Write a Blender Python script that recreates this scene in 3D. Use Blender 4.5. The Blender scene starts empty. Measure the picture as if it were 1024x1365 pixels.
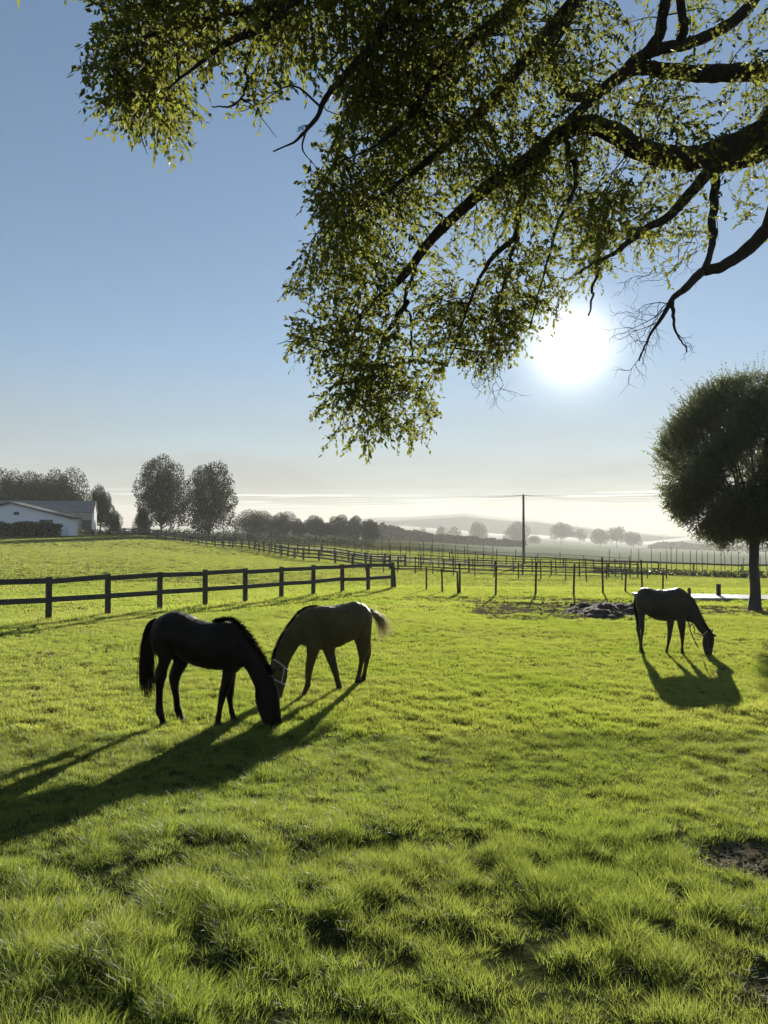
import bpy, math, random
import numpy as np
from mathutils import Vector

rng = np.random.default_rng(7)
random.seed(7)
scene = bpy.context.scene
col = scene.collection
R = math.radians

# ------------------------------------------------------------------ camera
F, CX, CY, HOR, CAMZ = 1000.0, 512.0, 682.5, 706.0, 2.6
PITCH = math.atan((HOR - CY) / F)
CAM = np.array([0.0, 0.0, CAMZ])
cam_d = bpy.data.cameras.new("camera")
cam = bpy.data.objects.new("camera", cam_d)
col.objects.link(cam)
cam.location = (0, 0, CAMZ)
cam.rotation_euler = (R(90) + PITCH, 0, 0)
cam_d.sensor_fit = 'VERTICAL'
cam_d.sensor_height = 36.0
cam_d.lens = 36.0 * F / 1365.0
cam_d.clip_start = 0.1
cam_d.clip_end = 20000
scene.camera = cam
cp, sp_ = math.cos(PITCH), math.sin(PITCH)


def ray(x, y):
    a, b = (x - CX) / F, (CY - y) / F
    return np.array([a, cp - b * sp_, sp_ + b * cp])


def at(x, y, Y):
    """point on the ray through photo pixel (x, y) at depth Y"""
    d = ray(x, y)
    return CAM + d * (Y / d[1])


# ------------------------------------------------------------------ noise
def hash2(ix, iy, seed):
    n = (ix.astype(np.int64) * 374761393 + iy.astype(np.int64) * 668265263 + seed * 974634777) & 0x7fffffff
    n = ((n ^ (n >> 13)) * 1274126177) & 0x7fffffff
    n = (n ^ (n >> 16)) & 0xffff
    return n / 65535.0


def vnoise(x, y, seed=0):
    x = np.asarray(x, float); y = np.asarray(y, float)
    ix, iy = np.floor(x), np.floor(y)
    fx, fy = x - ix, y - iy
    fx = fx * fx * (3 - 2 * fx); fy = fy * fy * (3 - 2 * fy)
    a, b = hash2(ix, iy, seed), hash2(ix + 1, iy, seed)
    c, d = hash2(ix, iy + 1, seed), hash2(ix + 1, iy + 1, seed)
    return (a * (1 - fx) + b * fx) * (1 - fy) + (c * (1 - fx) + d * fx) * fy


def fbm(x, y, seed=0, oct=3):
    s, amp, t = 0, 1.0, 0
    for k in range(oct):
        s = s + amp * vnoise(x * 2 ** k, y * 2 ** k, seed + k * 17)
        t += amp; amp *= 0.5
    return s / t


def sstep(a, b, x):
    t = np.clip((np.asarray(x, float) - a) / (b - a), 0, 1)
    return t * t * (3 - 2 * t)


# ------------------------------------------------------------------ terrain
TX = np.array([-200, 12, 162, 312, 412, 512, 712, 862, 1012, 1250], float)
TY = np.array([35, 50, 75, 100, 130, 200, 400, 1000, 3000, 9000], float)
TR = np.array([
    [781, 751, 730, 718, 712, 709, 708.5, 708, 707.5, 707],
    [782, 752, 731, 719, 712, 709.5, 709, 708.5, 708, 707],
    [783, 754, 734, 721, 713, 710, 710, 709.5, 708.5, 707],
    [785, 760, 743, 732, 724, 716, 713, 711, 709, 707],
    [786, 764, 748, 737, 729, 722, 717, 713, 710, 707],
    [787, 769, 756, 745, 736, 727, 720.5, 718, 718, 707],
    [788, 773, 761, 751, 743, 737, 730, 724, 727, 709],
    [789, 776, 764, 757, 751, 745, 738, 730, 734, 710],
    [790, 777, 767, 760, 755, 750, 742, 734, 738, 710],
    [790, 778, 768, 761, 756, 751, 743, 735, 739, 710]])


def ground_smooth(X, Y):
    X = np.asarray(X, float); Y = np.asarray(Y, float)
    near = 0.01 * np.clip(10 - Y, 0, 14) ** 2 * 1.0
    near = near - 0.19 * sstep(20, 36, Y)
    Yc = np.clip(Y, 35, 8999)
    px = np.clip(CX + F * X / Yc, -199, 1249)
    iy = np.clip(np.searchsorted(TY, Yc) - 1, 0, len(TY) - 2)
    ix = np.clip(np.searchsorted(TX, px) - 1, 0, len(TX) - 2)
    # interpolate heights, linear in log depth
    t = (np.log(Yc) - np.log(TY[iy])) / (np.log(TY[iy + 1]) - np.log(TY[iy]))
    s = (px - TX[ix]) / (TX[ix + 1] - TX[ix])
    s = s * s * (3 - 2 * s)
    r0 = TR[ix, iy] * (1 - s) + TR[ix + 1, iy] * s
    r1 = TR[ix, iy + 1] * (1 - s) + TR[ix + 1, iy + 1] * s
    h0 = CAMZ - (r0 - HOR) / F * TY[iy]
    h1 = CAMZ - (r1 - HOR) / F * TY[iy + 1]
    far = h0 * (1 - t) + h1 * t
    w = sstep(30, 42, Y)
    return near * (1 - w) + far * w


def dirt_mask(X, Y):
    X = np.asarray(X, float); Y = np.asarray(Y, float)
    n = fbm(X * 1.7, Y * 1.7, 5) - 0.5
    n2 = fbm(X * 0.6, Y * 0.6, 9) - 0.5
    def blob(cx, cy, rx, ry, nn, k):
        d = np.sqrt(((X - cx) / rx) ** 2 + ((Y - cy) / ry) ** 2)
        return 1 - sstep(0.65, 1.1, d + nn * k)
    m = blob(2.72, 5.6, 0.5, 0.42, n, 1.8)
    m = np.maximum(m, blob(2.02, 3.5, 0.45, 0.28, n, 1.6))
    m = np.maximum(m, blob(3.1, 5.05, 0.7, 0.35, n, 1.6))
    m = np.maximum(m, 0.85 * blob(5.9, 25.8, 3.6, 4.2, n2, 1.5))
    m = np.maximum(m, 0.7 * blob(11.6, 24.3, 2.4, 2.6, n2, 1.2))
    m = np.maximum(m, 0.55 * blob(3.0, 29.5, 3.5, 1.6, n2, 1.3))
    return np.clip(m, 0, 1)


def clump(X, Y):
    """how tall the sward stands, 0..1, in tufts about a foot across"""
    c = 0.75 * fbm(X * 4.6 + 0.9 * Y, Y * 3.6, 31, 4) + 0.25 * fbm(X * 9.0, Y * 8.0 + X, 35, 2)
    d = vnoise(X * 0.8 + 3, Y * 1.1, 47)
    return np.clip((c - 0.28) * 2.0 * (0.55 + 0.75 * d), 0, 1)


def ground(X, Y):
    z = ground_smooth(X, Y)
    X = np.asarray(X, float); Y = np.asarray(Y, float)
    nearw = 1 - sstep(7.0, 16.0, Y)
    z = z + (clump(X, Y) - 0.4) * (0.028 * nearw + 0.018 + 0.03 * (1 - sstep(4.3, 6.3, Y)))* (1 - sstep(28, 40, Y))
    z = z + (fbm(X * 0.35, Y * 0.5, 77, 2) - 0.5) * 0.09 * (1 - sstep(28, 40, Y)) * sstep(-3, 2, Y) 
    for (ax, ay, hgt_) in (((-6.0, -3.2, -1.6, 0.7, 2.5, 5.0, 9.0), (3.0, 4.3, 5.15, 6.35, 7.7, 9.9, 13.5), 0.085), ((-6.0, -1.5, 0.2, 1.3, 2.4, 3.6, 8.0), (2.0, 3.7, 4.35, 5.0, 6.2, 7.3, 9.5), 0.075)):
        d = Y - np.interp(X, ax, ay) + (fbm(X * 1.3, Y * 1.3, 83, 3) - 0.5) * 0.7
        brk = sstep(0.30, 0.55, vnoise(X * 0.9 + 11, Y * 0.3, 85))
        z = z + hgt_ * brk * sstep(-0.16, 0.12, d) * (1 - sstep(0.2, 1.7, d)) * sstep(1.5, 3, Y)
    z = z - 0.05 * dirt_mask(X, Y)
    return z


def gz(X, Y):
    return float(ground(np.array([X]), np.array([Y]))[0])


def gpt(px, Y, dz=0.0):
    X = (px - CX) / F * Y
    return Vector((X, Y, gz(X, Y) + dz))


# ------------------------------------------------------------------ tagging
def tag(o, label=None, cat=None, group=None, kind=None):
    if label: o['label'] = label
    if cat: o['category'] = cat
    if group: o['group'] = group
    if kind: o['kind'] = kind
    return o


def empty(name, loc, rz=0.0):
    o = bpy.data.objects.new(name, None)
    col.objects.link(o)
    o.location = loc
    o.rotation_euler = (0, 0, rz)
    o.empty_display_size = 0.3
    return o


class MB:
    """collects geometry for ONE mesh object"""
    def __init__(self):
        self.v, self.f, self.n = [], [], 0
        self.mi = []

    def add(self, verts, faces, mi=0):
        verts = np.asarray(verts, float)
        self.v.append(verts)
        for f in faces:
            self.f.append([i + self.n for i in f])
            self.mi.append(mi)
        self.n += len(verts)

    def box(self, c, s, rz=0.0, mi=0):
        c = np.asarray(c, float); hx, hy, hz = s[0] / 2, s[1] / 2, s[2] / 2
        p = np.array([[x, y, z] for z in (-hz, hz) for y in (-hy, hy) for x in (-hx, hx)])
        ca, sa = math.cos(rz), math.sin(rz)
        p = np.stack([p[:, 0] * ca - p[:, 1] * sa, p[:, 0] * sa + p[:, 1] * ca, p[:, 2]], 1) + c
        self.add(p, [(0, 2, 3, 1), (4, 5, 7, 6), (0, 1, 5, 4), (2, 6, 7, 3), (0, 4, 6, 2), (1, 3, 7, 5)], mi)

    def tube(self, pts, rad, sides=6, cap=True, jitter=0.0, mi=0):
        pts = np.asarray(pts, float)
        n = len(pts)
        rad = np.broadcast_to(np.asarray(rad, float), (n,))
        t = np.gradient(pts, axis=0)
        t /= np.maximum(np.linalg.norm(t, axis=1, keepdims=True), 1e-9)
        ref = np.array([0, 0, 1.0]) if abs(t[:, 2]).mean() < 0.8 else np.array([1.0, 0, 0])
        u = np.cross(t, ref); u /= np.maximum(np.linalg.norm(u, axis=1, keepdims=True), 1e-9)
        w = np.cross(t, u)
        a = np.arange(sides) / sides * 2 * math.pi
        rr = rad[:, None]
        if jitter:
            rr = rr * (1 + jitter * (rng.random((n, sides)) - 0.5))
        else:
            rr = np.repeat(rr, sides, 1)
        v = pts[:, None, :] + rr[:, :, None] * (np.cos(a)[None, :, None] * u[:, None, :] + np.sin(a)[None, :, None] * w[:, None, :])
        faces = []
        for i in range(n - 1):
            for j in range(sides):
                k = (j + 1) % sides
                faces.append((i * sides + j, i * sides + k, (i + 1) * sides + k, (i + 1) * sides + j))
        if cap:
            faces.append(tuple(range(sides)))
            faces.append(tuple((n - 1) * sides + j for j in reversed(range(sides))))
        self.add(v.reshape(-1, 3), faces, mi)

    def build(self, name, mat, parent=None, smooth=False, origin=None):
        v = np.concatenate(self.v) if self.v else np.zeros((0, 3))
        if origin is not None:
            v = v - np.asarray(origin, float)
        me = bpy.data.meshes.new(name)
        me.from_pydata(v.tolist(), [], self.f)
        mats = mat if isinstance(mat, (list, tuple)) else [mat]
        for m in mats: me.materials.append(m)
        if len(mats) > 1:
            me.polygons.foreach_set('material_index', np.array(self.mi, np.int32))
        if smooth:
            me.polygons.foreach_set('use_smooth', np.ones(len(me.polygons), bool))
        me.update()
        o = bpy.data.objects.new(name, me)
        col.objects.link(o)
        if origin is not None: o.location = origin
        if parent is not None: o.parent = parent
        return o


def raw_mesh(name, v, tris_or_quads, mat, parent=None, attr=None, k=3, smooth=False):
    """fast mesh from numpy arrays: faces all with k corners"""
    me = bpy.data.meshes.new(name)
    v = np.ascontiguousarray(v, np.float32); f = np.ascontiguousarray(tris_or_quads, np.int32)
    me.vertices.add(len(v)); me.vertices.foreach_set('co', v.ravel())
    me.loops.add(f.size); me.loops.foreach_set('vertex_index', f.ravel())
    me.polygons.add(len(f))
    me.polygons.foreach_set('loop_start', np.arange(0, f.size, k, dtype=np.int32))
    me.polygons.foreach_set('loop_total', np.full(len(f), k, np.int32))
    if smooth: me.polygons.foreach_set('use_smooth', np.ones(len(f), bool))
    me.update(calc_edges=True)
    for an, av in (attr or {}).items():
        a = me.attributes.new(an, 'FLOAT', 'POINT')
        a.data.foreach_set('value', np.ascontiguousarray(av, np.float32))
    me.materials.append(mat)
    o = bpy.data.objects.new(name, me)
    col.objects.link(o)
    if parent is not None: o.parent = parent
    return o


# ------------------------------------------------------------------ materials
class NT:
    def __init__(self, name):
        self.m = bpy.data.materials.new(name)
        self.m.use_nodes = True
        self.t = self.m.node_tree
        self.t.nodes.clear()
        self.out = self.n('ShaderNodeOutputMaterial')

    def n(self, typ, **kw):
        nd = self.t.nodes.new(typ)
        for k, v in kw.items(): setattr(nd, k, v)
        return nd

    def l(self, a, b): self.t.links.new(a, b)

    def noise(self, scale, detail=4, rough=0.6, vec=None, dist=0.0):
        nd = self.n('ShaderNodeTexNoise')
        nd.inputs['Scale'].default_value = scale
        nd.inputs['Detail'].default_value = detail
        nd.inputs['Roughness'].default_value = rough
        nd.inputs['Distortion'].default_value = dist
        if vec is None:
            vec = self.pos()
        self.l(vec, nd.inputs['Vector'])
        return nd.outputs[0]

    def pos(self):
        if not hasattr(self, '_g'): self._g = self.n('ShaderNodeNewGeometry')
        return self._g.outputs['Position']

    def objc(self):
        if not hasattr(self, '_tc'): self._tc = self.n('ShaderNodeTexCoord')
        return self._tc.outputs['Object']

    def scale(self, vec, s):
        nd = self.n('ShaderNodeVectorMath', operation='MULTIPLY')
        self.l(vec, nd.inputs[0]); nd.inputs[1].default_value = s
        return nd.outputs[0]

    def ramp(self, fac, stops):
        nd = self.n('ShaderNodeValToRGB')
        cr = nd.color_ramp
        while len(cr.elements) < len(stops): cr.elements.new(0.5)
        for e, (p, c) in zip(cr.elements, stops):
            e.position = p; e.color = (*c, 1) if len(c) == 3 else c
        self.l(fac, nd.inputs[0])
        return nd.outputs[0]

    def mix(self, fac, a, b, blend='MIX'):
        nd = self.n('ShaderNodeMix', data_type='RGBA', blend_type=blend)
        for s, i in ((fac, 0), (a, 6), (b, 7)):
            if hasattr(s, 'is_linked'): self.l(s, nd.inputs[i])
            else: nd.inputs[i].default_value = s if i == 0 else (*s, 1)
        return nd.outputs[2]

    def attr(self, name):
        return self.n('ShaderNodeAttribute', attribute_name=name).outputs['Fac']

    def math(self, op, a, b):
        nd = self.n('ShaderNodeMath', operation=op)
        for s, i in ((a, 0), (b, 1)):
            if hasattr(s, 'is_linked'): self.l(s, nd.inputs[i])
            else: nd.inputs[i].default_value = s
        return nd.outputs[0]

    def principled(self, color, rough=0.7, spec=0.5, bump=None, bstr=0.3, bdist=0.02, metal=0.0):
        p = self.n('ShaderNodeBsdfPrincipled')
        if hasattr(color, 'is_linked'): self.l(color, p.inputs['Base Color'])
        else: p.inputs['Base Color'].default_value = (*color, 1)
        if hasattr(rough, 'is_linked'): self.l(rough, p.inputs['Roughness'])
        else: p.inputs['Roughness'].default_value = rough
        p.inputs['Specular IOR Level'].default_value = spec
        p.inputs['Metallic'].default_value = metal
        if bump is not None:
            b = self.n('ShaderNodeBump')
            b.inputs['Strength'].default_value = bstr
            b.inputs['Distance'].default_value = bdist
            self.l(bump, b.inputs['Height']); self.l(b.outputs[0], p.inputs['Normal'])
        return p.outputs[0]

    def done(self, sh):
        self.l(sh, self.out.inputs['Surface'])
        return self.m


def leaf_material(name, dark, light, trans, tfac=0.45, rough=0.55, spec=0.25, patch=0.6):
    m = NT(name)
    a = m.attr('rnd')
    c = m.mix(a, dark, light)
    nz = m.noise(patch, 2)
    c = m.mix(m.math('MULTIPLY', nz, 0.5), c, tuple(x * 0.6 for x in dark))
    p = m.principled(c, rough, spec)
    tr = m.n('ShaderNodeBsdfTranslucent')
    tc = m.mix(a, tuple(x * 0.8 for x in trans), tuple(min(1, x * 1.15) for x in trans))
    m.l(tc, tr.inputs[0])
    mx = m.n('ShaderNodeMixShader'); mx.inputs[0].default_value = tfac
    m.l(p, mx.inputs[1]); m.l(tr.outputs[0], mx.inputs[2])
    return m.done(mx.outputs[0])


def wood_material(name, a, b, rough=0.8, stretch=(8, 8, 1.2), bump=0.5):
    m = NT(name)
    v = m.scale(m.objc(), stretch)
    n = m.noise(2.5, 6, 0.65, v)
    n2 = m.noise(0.5, 3, 0.6)
    c = m.ramp(n, [(0.25, a), (0.75, b)])
    c = m.mix(m.math('MULTIPLY', n2, 0.6), c, tuple(x * 0.55 for x in a))
    return m.done(m.principled(c, rough, 0.3, n, bump, 0.02))


M = {}
M['bark'] = wood_material('bark', (0.022, 0.018, 0.014), (0.075, 0.062, 0.05), 0.9, (9, 9, 2.0), 0.9)
M['far_bark'] = wood_material('far_bark', (0.05, 0.043, 0.035), (0.11, 0.10, 0.085), 0.9, (3, 3, 1), 0.6)
M['pale_bark'] = wood_material('pale_bark', (0.06, 0.056, 0.05), (0.13, 0.122, 0.11), 0.9, (14, 14, 3), 0.7)
M['fence_wood'] = wood_material('fence_wood', (0.035, 0.034, 0.033), (0.10, 0.095, 0.09), 0.75, (14, 14, 2.5), 0.6)
M['post_wood'] = wood_material('post_wood', (0.04, 0.033, 0.026), (0.12, 0.10, 0.08), 0.85, (14, 14, 2), 0.6)
M['wire'] = NT('wire'); M['wire'] = M['wire'].done(M['wire'].principled((0.16, 0.16, 0.15), 0.5, 0.5, metal=0.3))
M['power_wire'] = NT('power_wire'); M['power_wire'] = M['power_wire'].done(M['power_wire'].principled((0.85, 0.86, 0.86), 0.38, 0.8, metal=0.9))
M['leaf_oak'] = leaf_material('leaf_oak', (0.020, 0.034, 0.012), (0.055, 0.075, 0.018), (0.26, 0.28, 0.045), 0.48, 0.6, 0.12)
M['leaf_round'] = leaf_material('leaf_round', (0.032, 0.050, 0.022), (0.065, 0.090, 0.034), (0.24, 0.27, 0.09), 0.42)
M['leaf_far'] = leaf_material('leaf_far', (0.020, 0.032, 0.018), (0.036, 0.048, 0.026), (0.05, 0.06, 0.025), 0.15, 0.9, 0.03, patch=0.15)
M['leaf_hedge'] = leaf_material('leaf_hedge', (0.018, 0.03, 0.014), (0.05, 0.06, 0.025), (0.08, 0.10, 0.03), 0.3, patch=0.3)


def grass_material(name, dull=0.0, deep=0.0):
    m = NT(name)
    h = m.n('ShaderNodeSeparateXYZ'); m.l(m.objc(), h.inputs[0])   # height up the blade, prototype space
    oi = m.n('ShaderNodeObjectInfo')
    big = m.noise(0.30, 3, 0.6)
    mid = m.noise(1.7, 3, 0.6)
    base = m.mix(m.ramp(big, [(0.35, (0, 0, 0)), (0.65, (1, 1, 1))]), (0.036, 0.062, 0.014), (0.062, 0.078, 0.02))
    base = m.mix(m.math('MULTIPLY', mid, 0.5), base, (0.03, 0.058, 0.011))
    a = m.attr('rnd')
    dry = m.noise(0.8, 3, 0.6)
    straw = m.ramp(m.math('ADD', a, m.math('MULTIPLY', dry, 0.22)), [(1.0, (0, 0, 0)), (1.06, (1, 1, 1))])
    base = m.mix(straw, base, (0.22, 0.19, 0.10))
    base = m.mix(m.math('MULTIPLY', oi.outputs['Random'], 0.35), base, (0.075, 0.082, 0.018))
    tcol = m.mix(m.ramp(big, [(0.35, (0, 0, 0)), (0.65, (1, 1, 1))]), (0.44, 0.55, 0.065), (0.60, 0.62, 0.12))
    tcol = m.mix(m.math('MULTIPLY', mid, 0.5), tcol, (0.38, 0.52, 0.055))
    tcol = m.mix(straw, tcol, (0.42, 0.36, 0.16))
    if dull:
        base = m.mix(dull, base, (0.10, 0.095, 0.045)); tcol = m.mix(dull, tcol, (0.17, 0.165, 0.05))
    if deep:
        tcol = m.mix(deep, tcol, (0.22, 0.31, 0.055)); base = m.mix(deep, base, (0.026, 0.046, 0.012))
    p = m.principled(base, 0.45, 0.3 if deep else 0.45)
    tr = m.n('ShaderNodeBsdfTranslucent'); m.l(tcol, tr.inputs[0])
    mx = m.n('ShaderNodeMixShader'); mx.inputs[0].default_value = 0.5
    m.l(p, mx.inputs[1]); m.l(tr.outputs[0], mx.inputs[2])
    return m.done(mx.outputs[0])


M['grass'] = grass_material('grass_blade')
M['grass_near'] = grass_material('grass_blade_near', 0.0, 0.5)
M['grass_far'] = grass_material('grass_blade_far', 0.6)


def ground_material():
    m = NT('pasture_ground')
    n1 = m.noise(0.045, 4, 0.6)
    n2 = m.noise(0.35, 4, 0.6)
    n3 = m.noise(9.0, 5, 0.7)
    g = m.mix(m.ramp(n1, [(0.35, (0, 0, 0)), (0.65, (1, 1, 1))]), (0.07, 0.075, 0.016), (0.115, 0.112, 0.026))
    g = m.mix(m.math('MULTIPLY', n2, 0.6), g, (0.055, 0.08, 0.02))
    g = m.mix(m.math('MULTIPLY', n3, 0.6), g, (0.04, 0.05, 0.016))
    soil = m.ramp(n3, [(0.3, (0.070, 0.058, 0.036)), (0.7, (0.18, 0.155, 0.10))])
    c = m.mix(m.attr('dirt'), g, soil)
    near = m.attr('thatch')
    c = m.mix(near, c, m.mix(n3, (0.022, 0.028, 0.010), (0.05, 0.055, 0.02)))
    lane = m.attr('lane')
    c = m.mix(lane, c, m.mix(n2, (0.30, 0.29, 0.21), (0.40, 0.38, 0.28)))
    c = m.mix(m.attr('pale'), c, m.mix(n1, (0.20, 0.22, 0.15), (0.30, 0.31, 0.22)))  # far right ground coloured paler in place of thicker sunlit haze
    return m.done(m.principled(c, 1.0, 0.0, n3, 0.8, 0.05))


M['ground'] = ground_material()


def simple(name, c1, c2, scale=4.0, rough=0.7, bump=0.3, spec=0.4, bdist=0.02):
    m = NT(name)
    n = m.noise(scale, 5, 0.65)
    c = m.ramp(n, [(0.3, c1), (0.7, c2)])
    return m.done(m.principled(c, rough, spec, n, bump, bdist))


M['soil'] = simple('soil', (0.024, 0.019, 0.013), (0.058, 0.046, 0.031), 6, 0.95, 1.0, 0.2, 0.06)
M['concrete'] = simple('concrete', (0.16, 0.15, 0.13), (0.46, 0.45, 0.42), 3.2, 0.42, 0.6, 0.6)
M['white_wall'] = simple('white_wall', (0.84, 0.85, 0.89), (0.90, 0.91, 0.94), 0.6, 0.8, 0.05)
M['grey_wall'] = simple('grey_wall', (0.20, 0.20, 0.19), (0.32, 0.32, 0.30), 0.8, 0.85, 0.1)
M['roof_grey'] = simple('roof_grey', (0.13, 0.13, 0.125), (0.20, 0.20, 0.19), 0.5, 0.75, 0.1)
M['dark_trim'] = simple('dark_trim', (0.035, 0.035, 0.037), (0.06, 0.06, 0.06), 2, 0.7, 0.1)
M['dark_glass'] = simple('dark_glass', (0.03, 0.035, 0.04), (0.05, 0.055, 0.06), 1, 0.15, 0.0)
M['pole_wood'] = wood_material('pole_wood', (0.07, 0.06, 0.05), (0.16, 0.14, 0.12), 0.8, (5, 5, 0.5), 0.4)
M['ceramic'] = simple('insulator_ceramic', (0.25, 0.22, 0.2), (0.35, 0.3, 0.28), 4, 0.3, 0.0)
M['hill'] = simple('hill_cover', (0.045, 0.06, 0.035), (0.09, 0.10, 0.06), 0.004, 0.95, 0.0)


def coat(name, c1, c2, rough=0.42, spec=0.4, sheen=0.0):
    m = NT(name)
    n = m.noise(3.0, 4, 0.6, m.objc())
    hair = m.noise(1.0, 3, 0.7, m.scale(m.objc(), (60, 60, 220)))
    c = m.ramp(n, [(0.3, c1), (0.7, c2)])
    c = m.mix(m.math('MULTIPLY', hair, 0.35), c, tuple(x * 0.4 for x in c1))
    p = m.principled(c, rough, spec, hair, 0.25, 0.004)
    pn = p.node
    pn.inputs['Sheen Weight'].default_value = sheen; pn.inputs['Sheen Roughness'].default_value = 0.35
    pn.inputs['Sheen Tint'].default_value = (0.9, 0.78, 0.55, 1)
    return m.done(p)


M['coat_black'] = coat('coat_black', (0.005, 0.004, 0.003), (0.010, 0.007, 0.005), 0.5, 0.08, 0.02)
M['coat_bay'] = coat('coat_bay', (0.060, 0.049, 0.014), (0.112, 0.090, 0.027), 0.5, 0.12, 0.08)
M['coat_dark'] = coat('coat_dark', (0.028, 0.023, 0.014), (0.060, 0.050, 0.032), 0.45, 0.16, 0.12)
M['hair_black'] = coat('hair_black', (0.005, 0.004, 0.003), (0.012, 0.009, 0.006), 0.85, 0.02)
M['hair_pale'] = leaf_material('hair_pale', (0.42, 0.36, 0.22), (0.55, 0.48, 0.3), (0.95, 0.9, 0.65), 0.6)
M['hoof'] = simple('hoof_horn', (0.015, 0.013, 0.011), (0.04, 0.035, 0.03), 20, 0.7, 0.2, 0.1)
M['strap_pale'] = simple('strap_pale', (0.45, 0.40, 0.40), (0.58, 0.53, 0.52), 30, 0.5, 0.1)
M['strap_dark'] = simple('strap_dark', (0.035, 0.03, 0.028), (0.07, 0.06, 0.055), 30, 0.5, 0.1)
M['eye'] = simple('eye_wet', (0.008, 0.007, 0.006), (0.015, 0.012, 0.01), 5, 0.08, 0.0)

# ------------------------------------------------------------------ sky and sun
SUNV = ray(762, 461); SUNV = SUNV / np.linalg.norm(SUNV)
SUN_EL = math.asin(SUNV[2]); SUN_AZ = math.atan2(SUNV[0], SUNV[1])
w = bpy.data.worlds.new("World"); scene.world = w; w.use_nodes = True
nt = w.node_tree; nt.nodes.clear()
sky = nt.nodes.new('ShaderNodeTexSky'); sky.sky_type = 'NISHITA'; sky.sun_disc = False
sky.sun_elevation = SUN_EL; sky.sun_rotation = SUN_AZ
sky.air_density = 1.0; sky.dust_density = 0.0; sky.ozone_density = 2.5; sky.altitude = 60
bg = nt.nodes.new('ShaderNodeBackground'); bg.inputs['Strength'].default_value = 0.05
wo = nt.nodes.new('ShaderNodeOutputWorld')
# the sun's own disc and the bright air round it, as a function of the angle from the sun
tc = nt.nodes.new('ShaderNodeTexCoord')
dt = nt.nodes.new('ShaderNodeVectorMath'); dt.operation = 'DOT_PRODUCT'
nrm = nt.nodes.new('ShaderNodeVectorMath'); nrm.operation = 'NORMALIZE'
nt.links.new(tc.outputs['Generated'], nrm.inputs[0]); nt.links.new(nrm.outputs[0], dt.inputs[0])
dt.inputs[1].default_value = tuple(SUNV)
mx0 = nt.nodes.new('ShaderNodeMath'); mx0.operation = 'MAXIMUM'; mx0.inputs[1].default_value = 0.0
nt.links.new(dt.outputs['Value'], mx0.inputs[0])
acc = None
for n_, a_ in ((9000, 60.0), (900, 1.35), (25, 0.07)):
    pw = nt.nodes.new('ShaderNodeMath'); pw.operation = 'POWER'; pw.inputs[1].default_value = n_
    nt.links.new(mx0.outputs[0], pw.inputs[0])
    ml = nt.nodes.new('ShaderNodeMath'); ml.operation = 'MULTIPLY'; ml.inputs[1].default_value = a_
    nt.links.new(pw.outputs[0], ml.inputs[0])
    if acc is None: acc = ml
    else:
        ad = nt.nodes.new('ShaderNodeMath'); ad.operation = 'ADD'
        nt.links.new(acc.outputs[0], ad.inputs[0]); nt.links.new(ml.outputs[0], ad.inputs[1]); acc = ad
aur = nt.nodes.new('ShaderNodeMix'); aur.data_type = 'RGBA'; aur.blend_type = 'MULTIPLY'; aur.inputs[0].default_value = 1
nt.links.new(acc.outputs[0], aur.inputs[6]); aur.inputs[7].default_value = (10.0, 9.4, 8.0, 1)
sm = nt.nodes.new('ShaderNodeMix'); sm.data_type = 'RGBA'; sm.blend_type = 'ADD'; sm.inputs[0].default_value = 1
hs = nt.nodes.new('ShaderNodeHueSaturation'); hs.inputs['Saturation'].default_value = 1.06
gmn = nt.nodes.new('ShaderNodeGamma'); gmn.inputs['Gamma'].default_value = 0.70
sc1 = nt.nodes.new('ShaderNodeVectorMath'); sc1.operation = 'SCALE'; sc1.inputs['Scale'].default_value = 0.1
sc2 = nt.nodes.new('ShaderNodeVectorMath'); sc2.operation = 'SCALE'; sc2.inputs['Scale'].default_value = 9.1
nt.links.new(sky.outputs[0], sc1.inputs[0]); nt.links.new(sc1.outputs[0], gmn.inputs['Color'])
nt.links.new(gmn.outputs[0], sc2.inputs[0]); nt.links.new(sc2.outputs[0], hs.inputs['Color'])
tint = nt.nodes.new('ShaderNodeVectorMath'); tint.operation = 'MULTIPLY'; tint.inputs[1].default_value = (0.985, 0.965, 1.01)
nt.links.new(hs.outputs[0], tint.inputs[0]); nt.links.new(tint.outputs[0], sm.inputs[6]); nt.links.new(aur.outputs[2], sm.inputs[7])
# thin low cloud: noise over the sky's own directions, stretched along the horizon
sepx = nt.nodes.new('ShaderNodeSeparateXYZ'); nt.links.new(nrm.outputs[0], sepx.inputs[0])


def wmath(op, a_, b_=None):
    nd = nt.nodes.new('ShaderNodeMath'); nd.operation = op
    for v_, i_ in ((a_, 0), (b_, 1)):
        if v_ is None: continue
        if hasattr(v_, 'is_linked'): nt.links.new(v_, nd.inputs[i_])
        else: nd.inputs[i_].default_value = v_
    return nd.outputs[0]


def wramp(v_, stops):
    nd = nt.nodes.new('ShaderNodeValToRGB'); cr = nd.color_ramp
    while len(cr.elements) < len(stops): cr.elements.new(0.5)
    for e_, (p_, c_) in zip(cr.elements, stops):
        e_.position = p_; e_.color = (c_, c_, c_, 1)
    nt.links.new(v_, nd.inputs[0]); return nd.outputs[0]


def wnoise(sx_, sz_, seed_, det=4):
    cb = nt.nodes.new('ShaderNodeCombineXYZ')
    nt.links.new(wmath('MULTIPLY', sepx.outputs[0], sx_), cb.inputs[0]); nt.links.new(wmath('MULTIPLY', sepx.outputs[2], sz_), cb.inputs[1])
    cb.inputs[2].default_value = seed_
    nz = nt.nodes.new('ShaderNodeTexNoise'); nz.inputs['Scale'].default_value = 1.0; nz.inputs['Detail'].default_value = det
    nt.links.new(cb.outputs[0], nz.inputs['Vector']); return nz.outputs[0]


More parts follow.
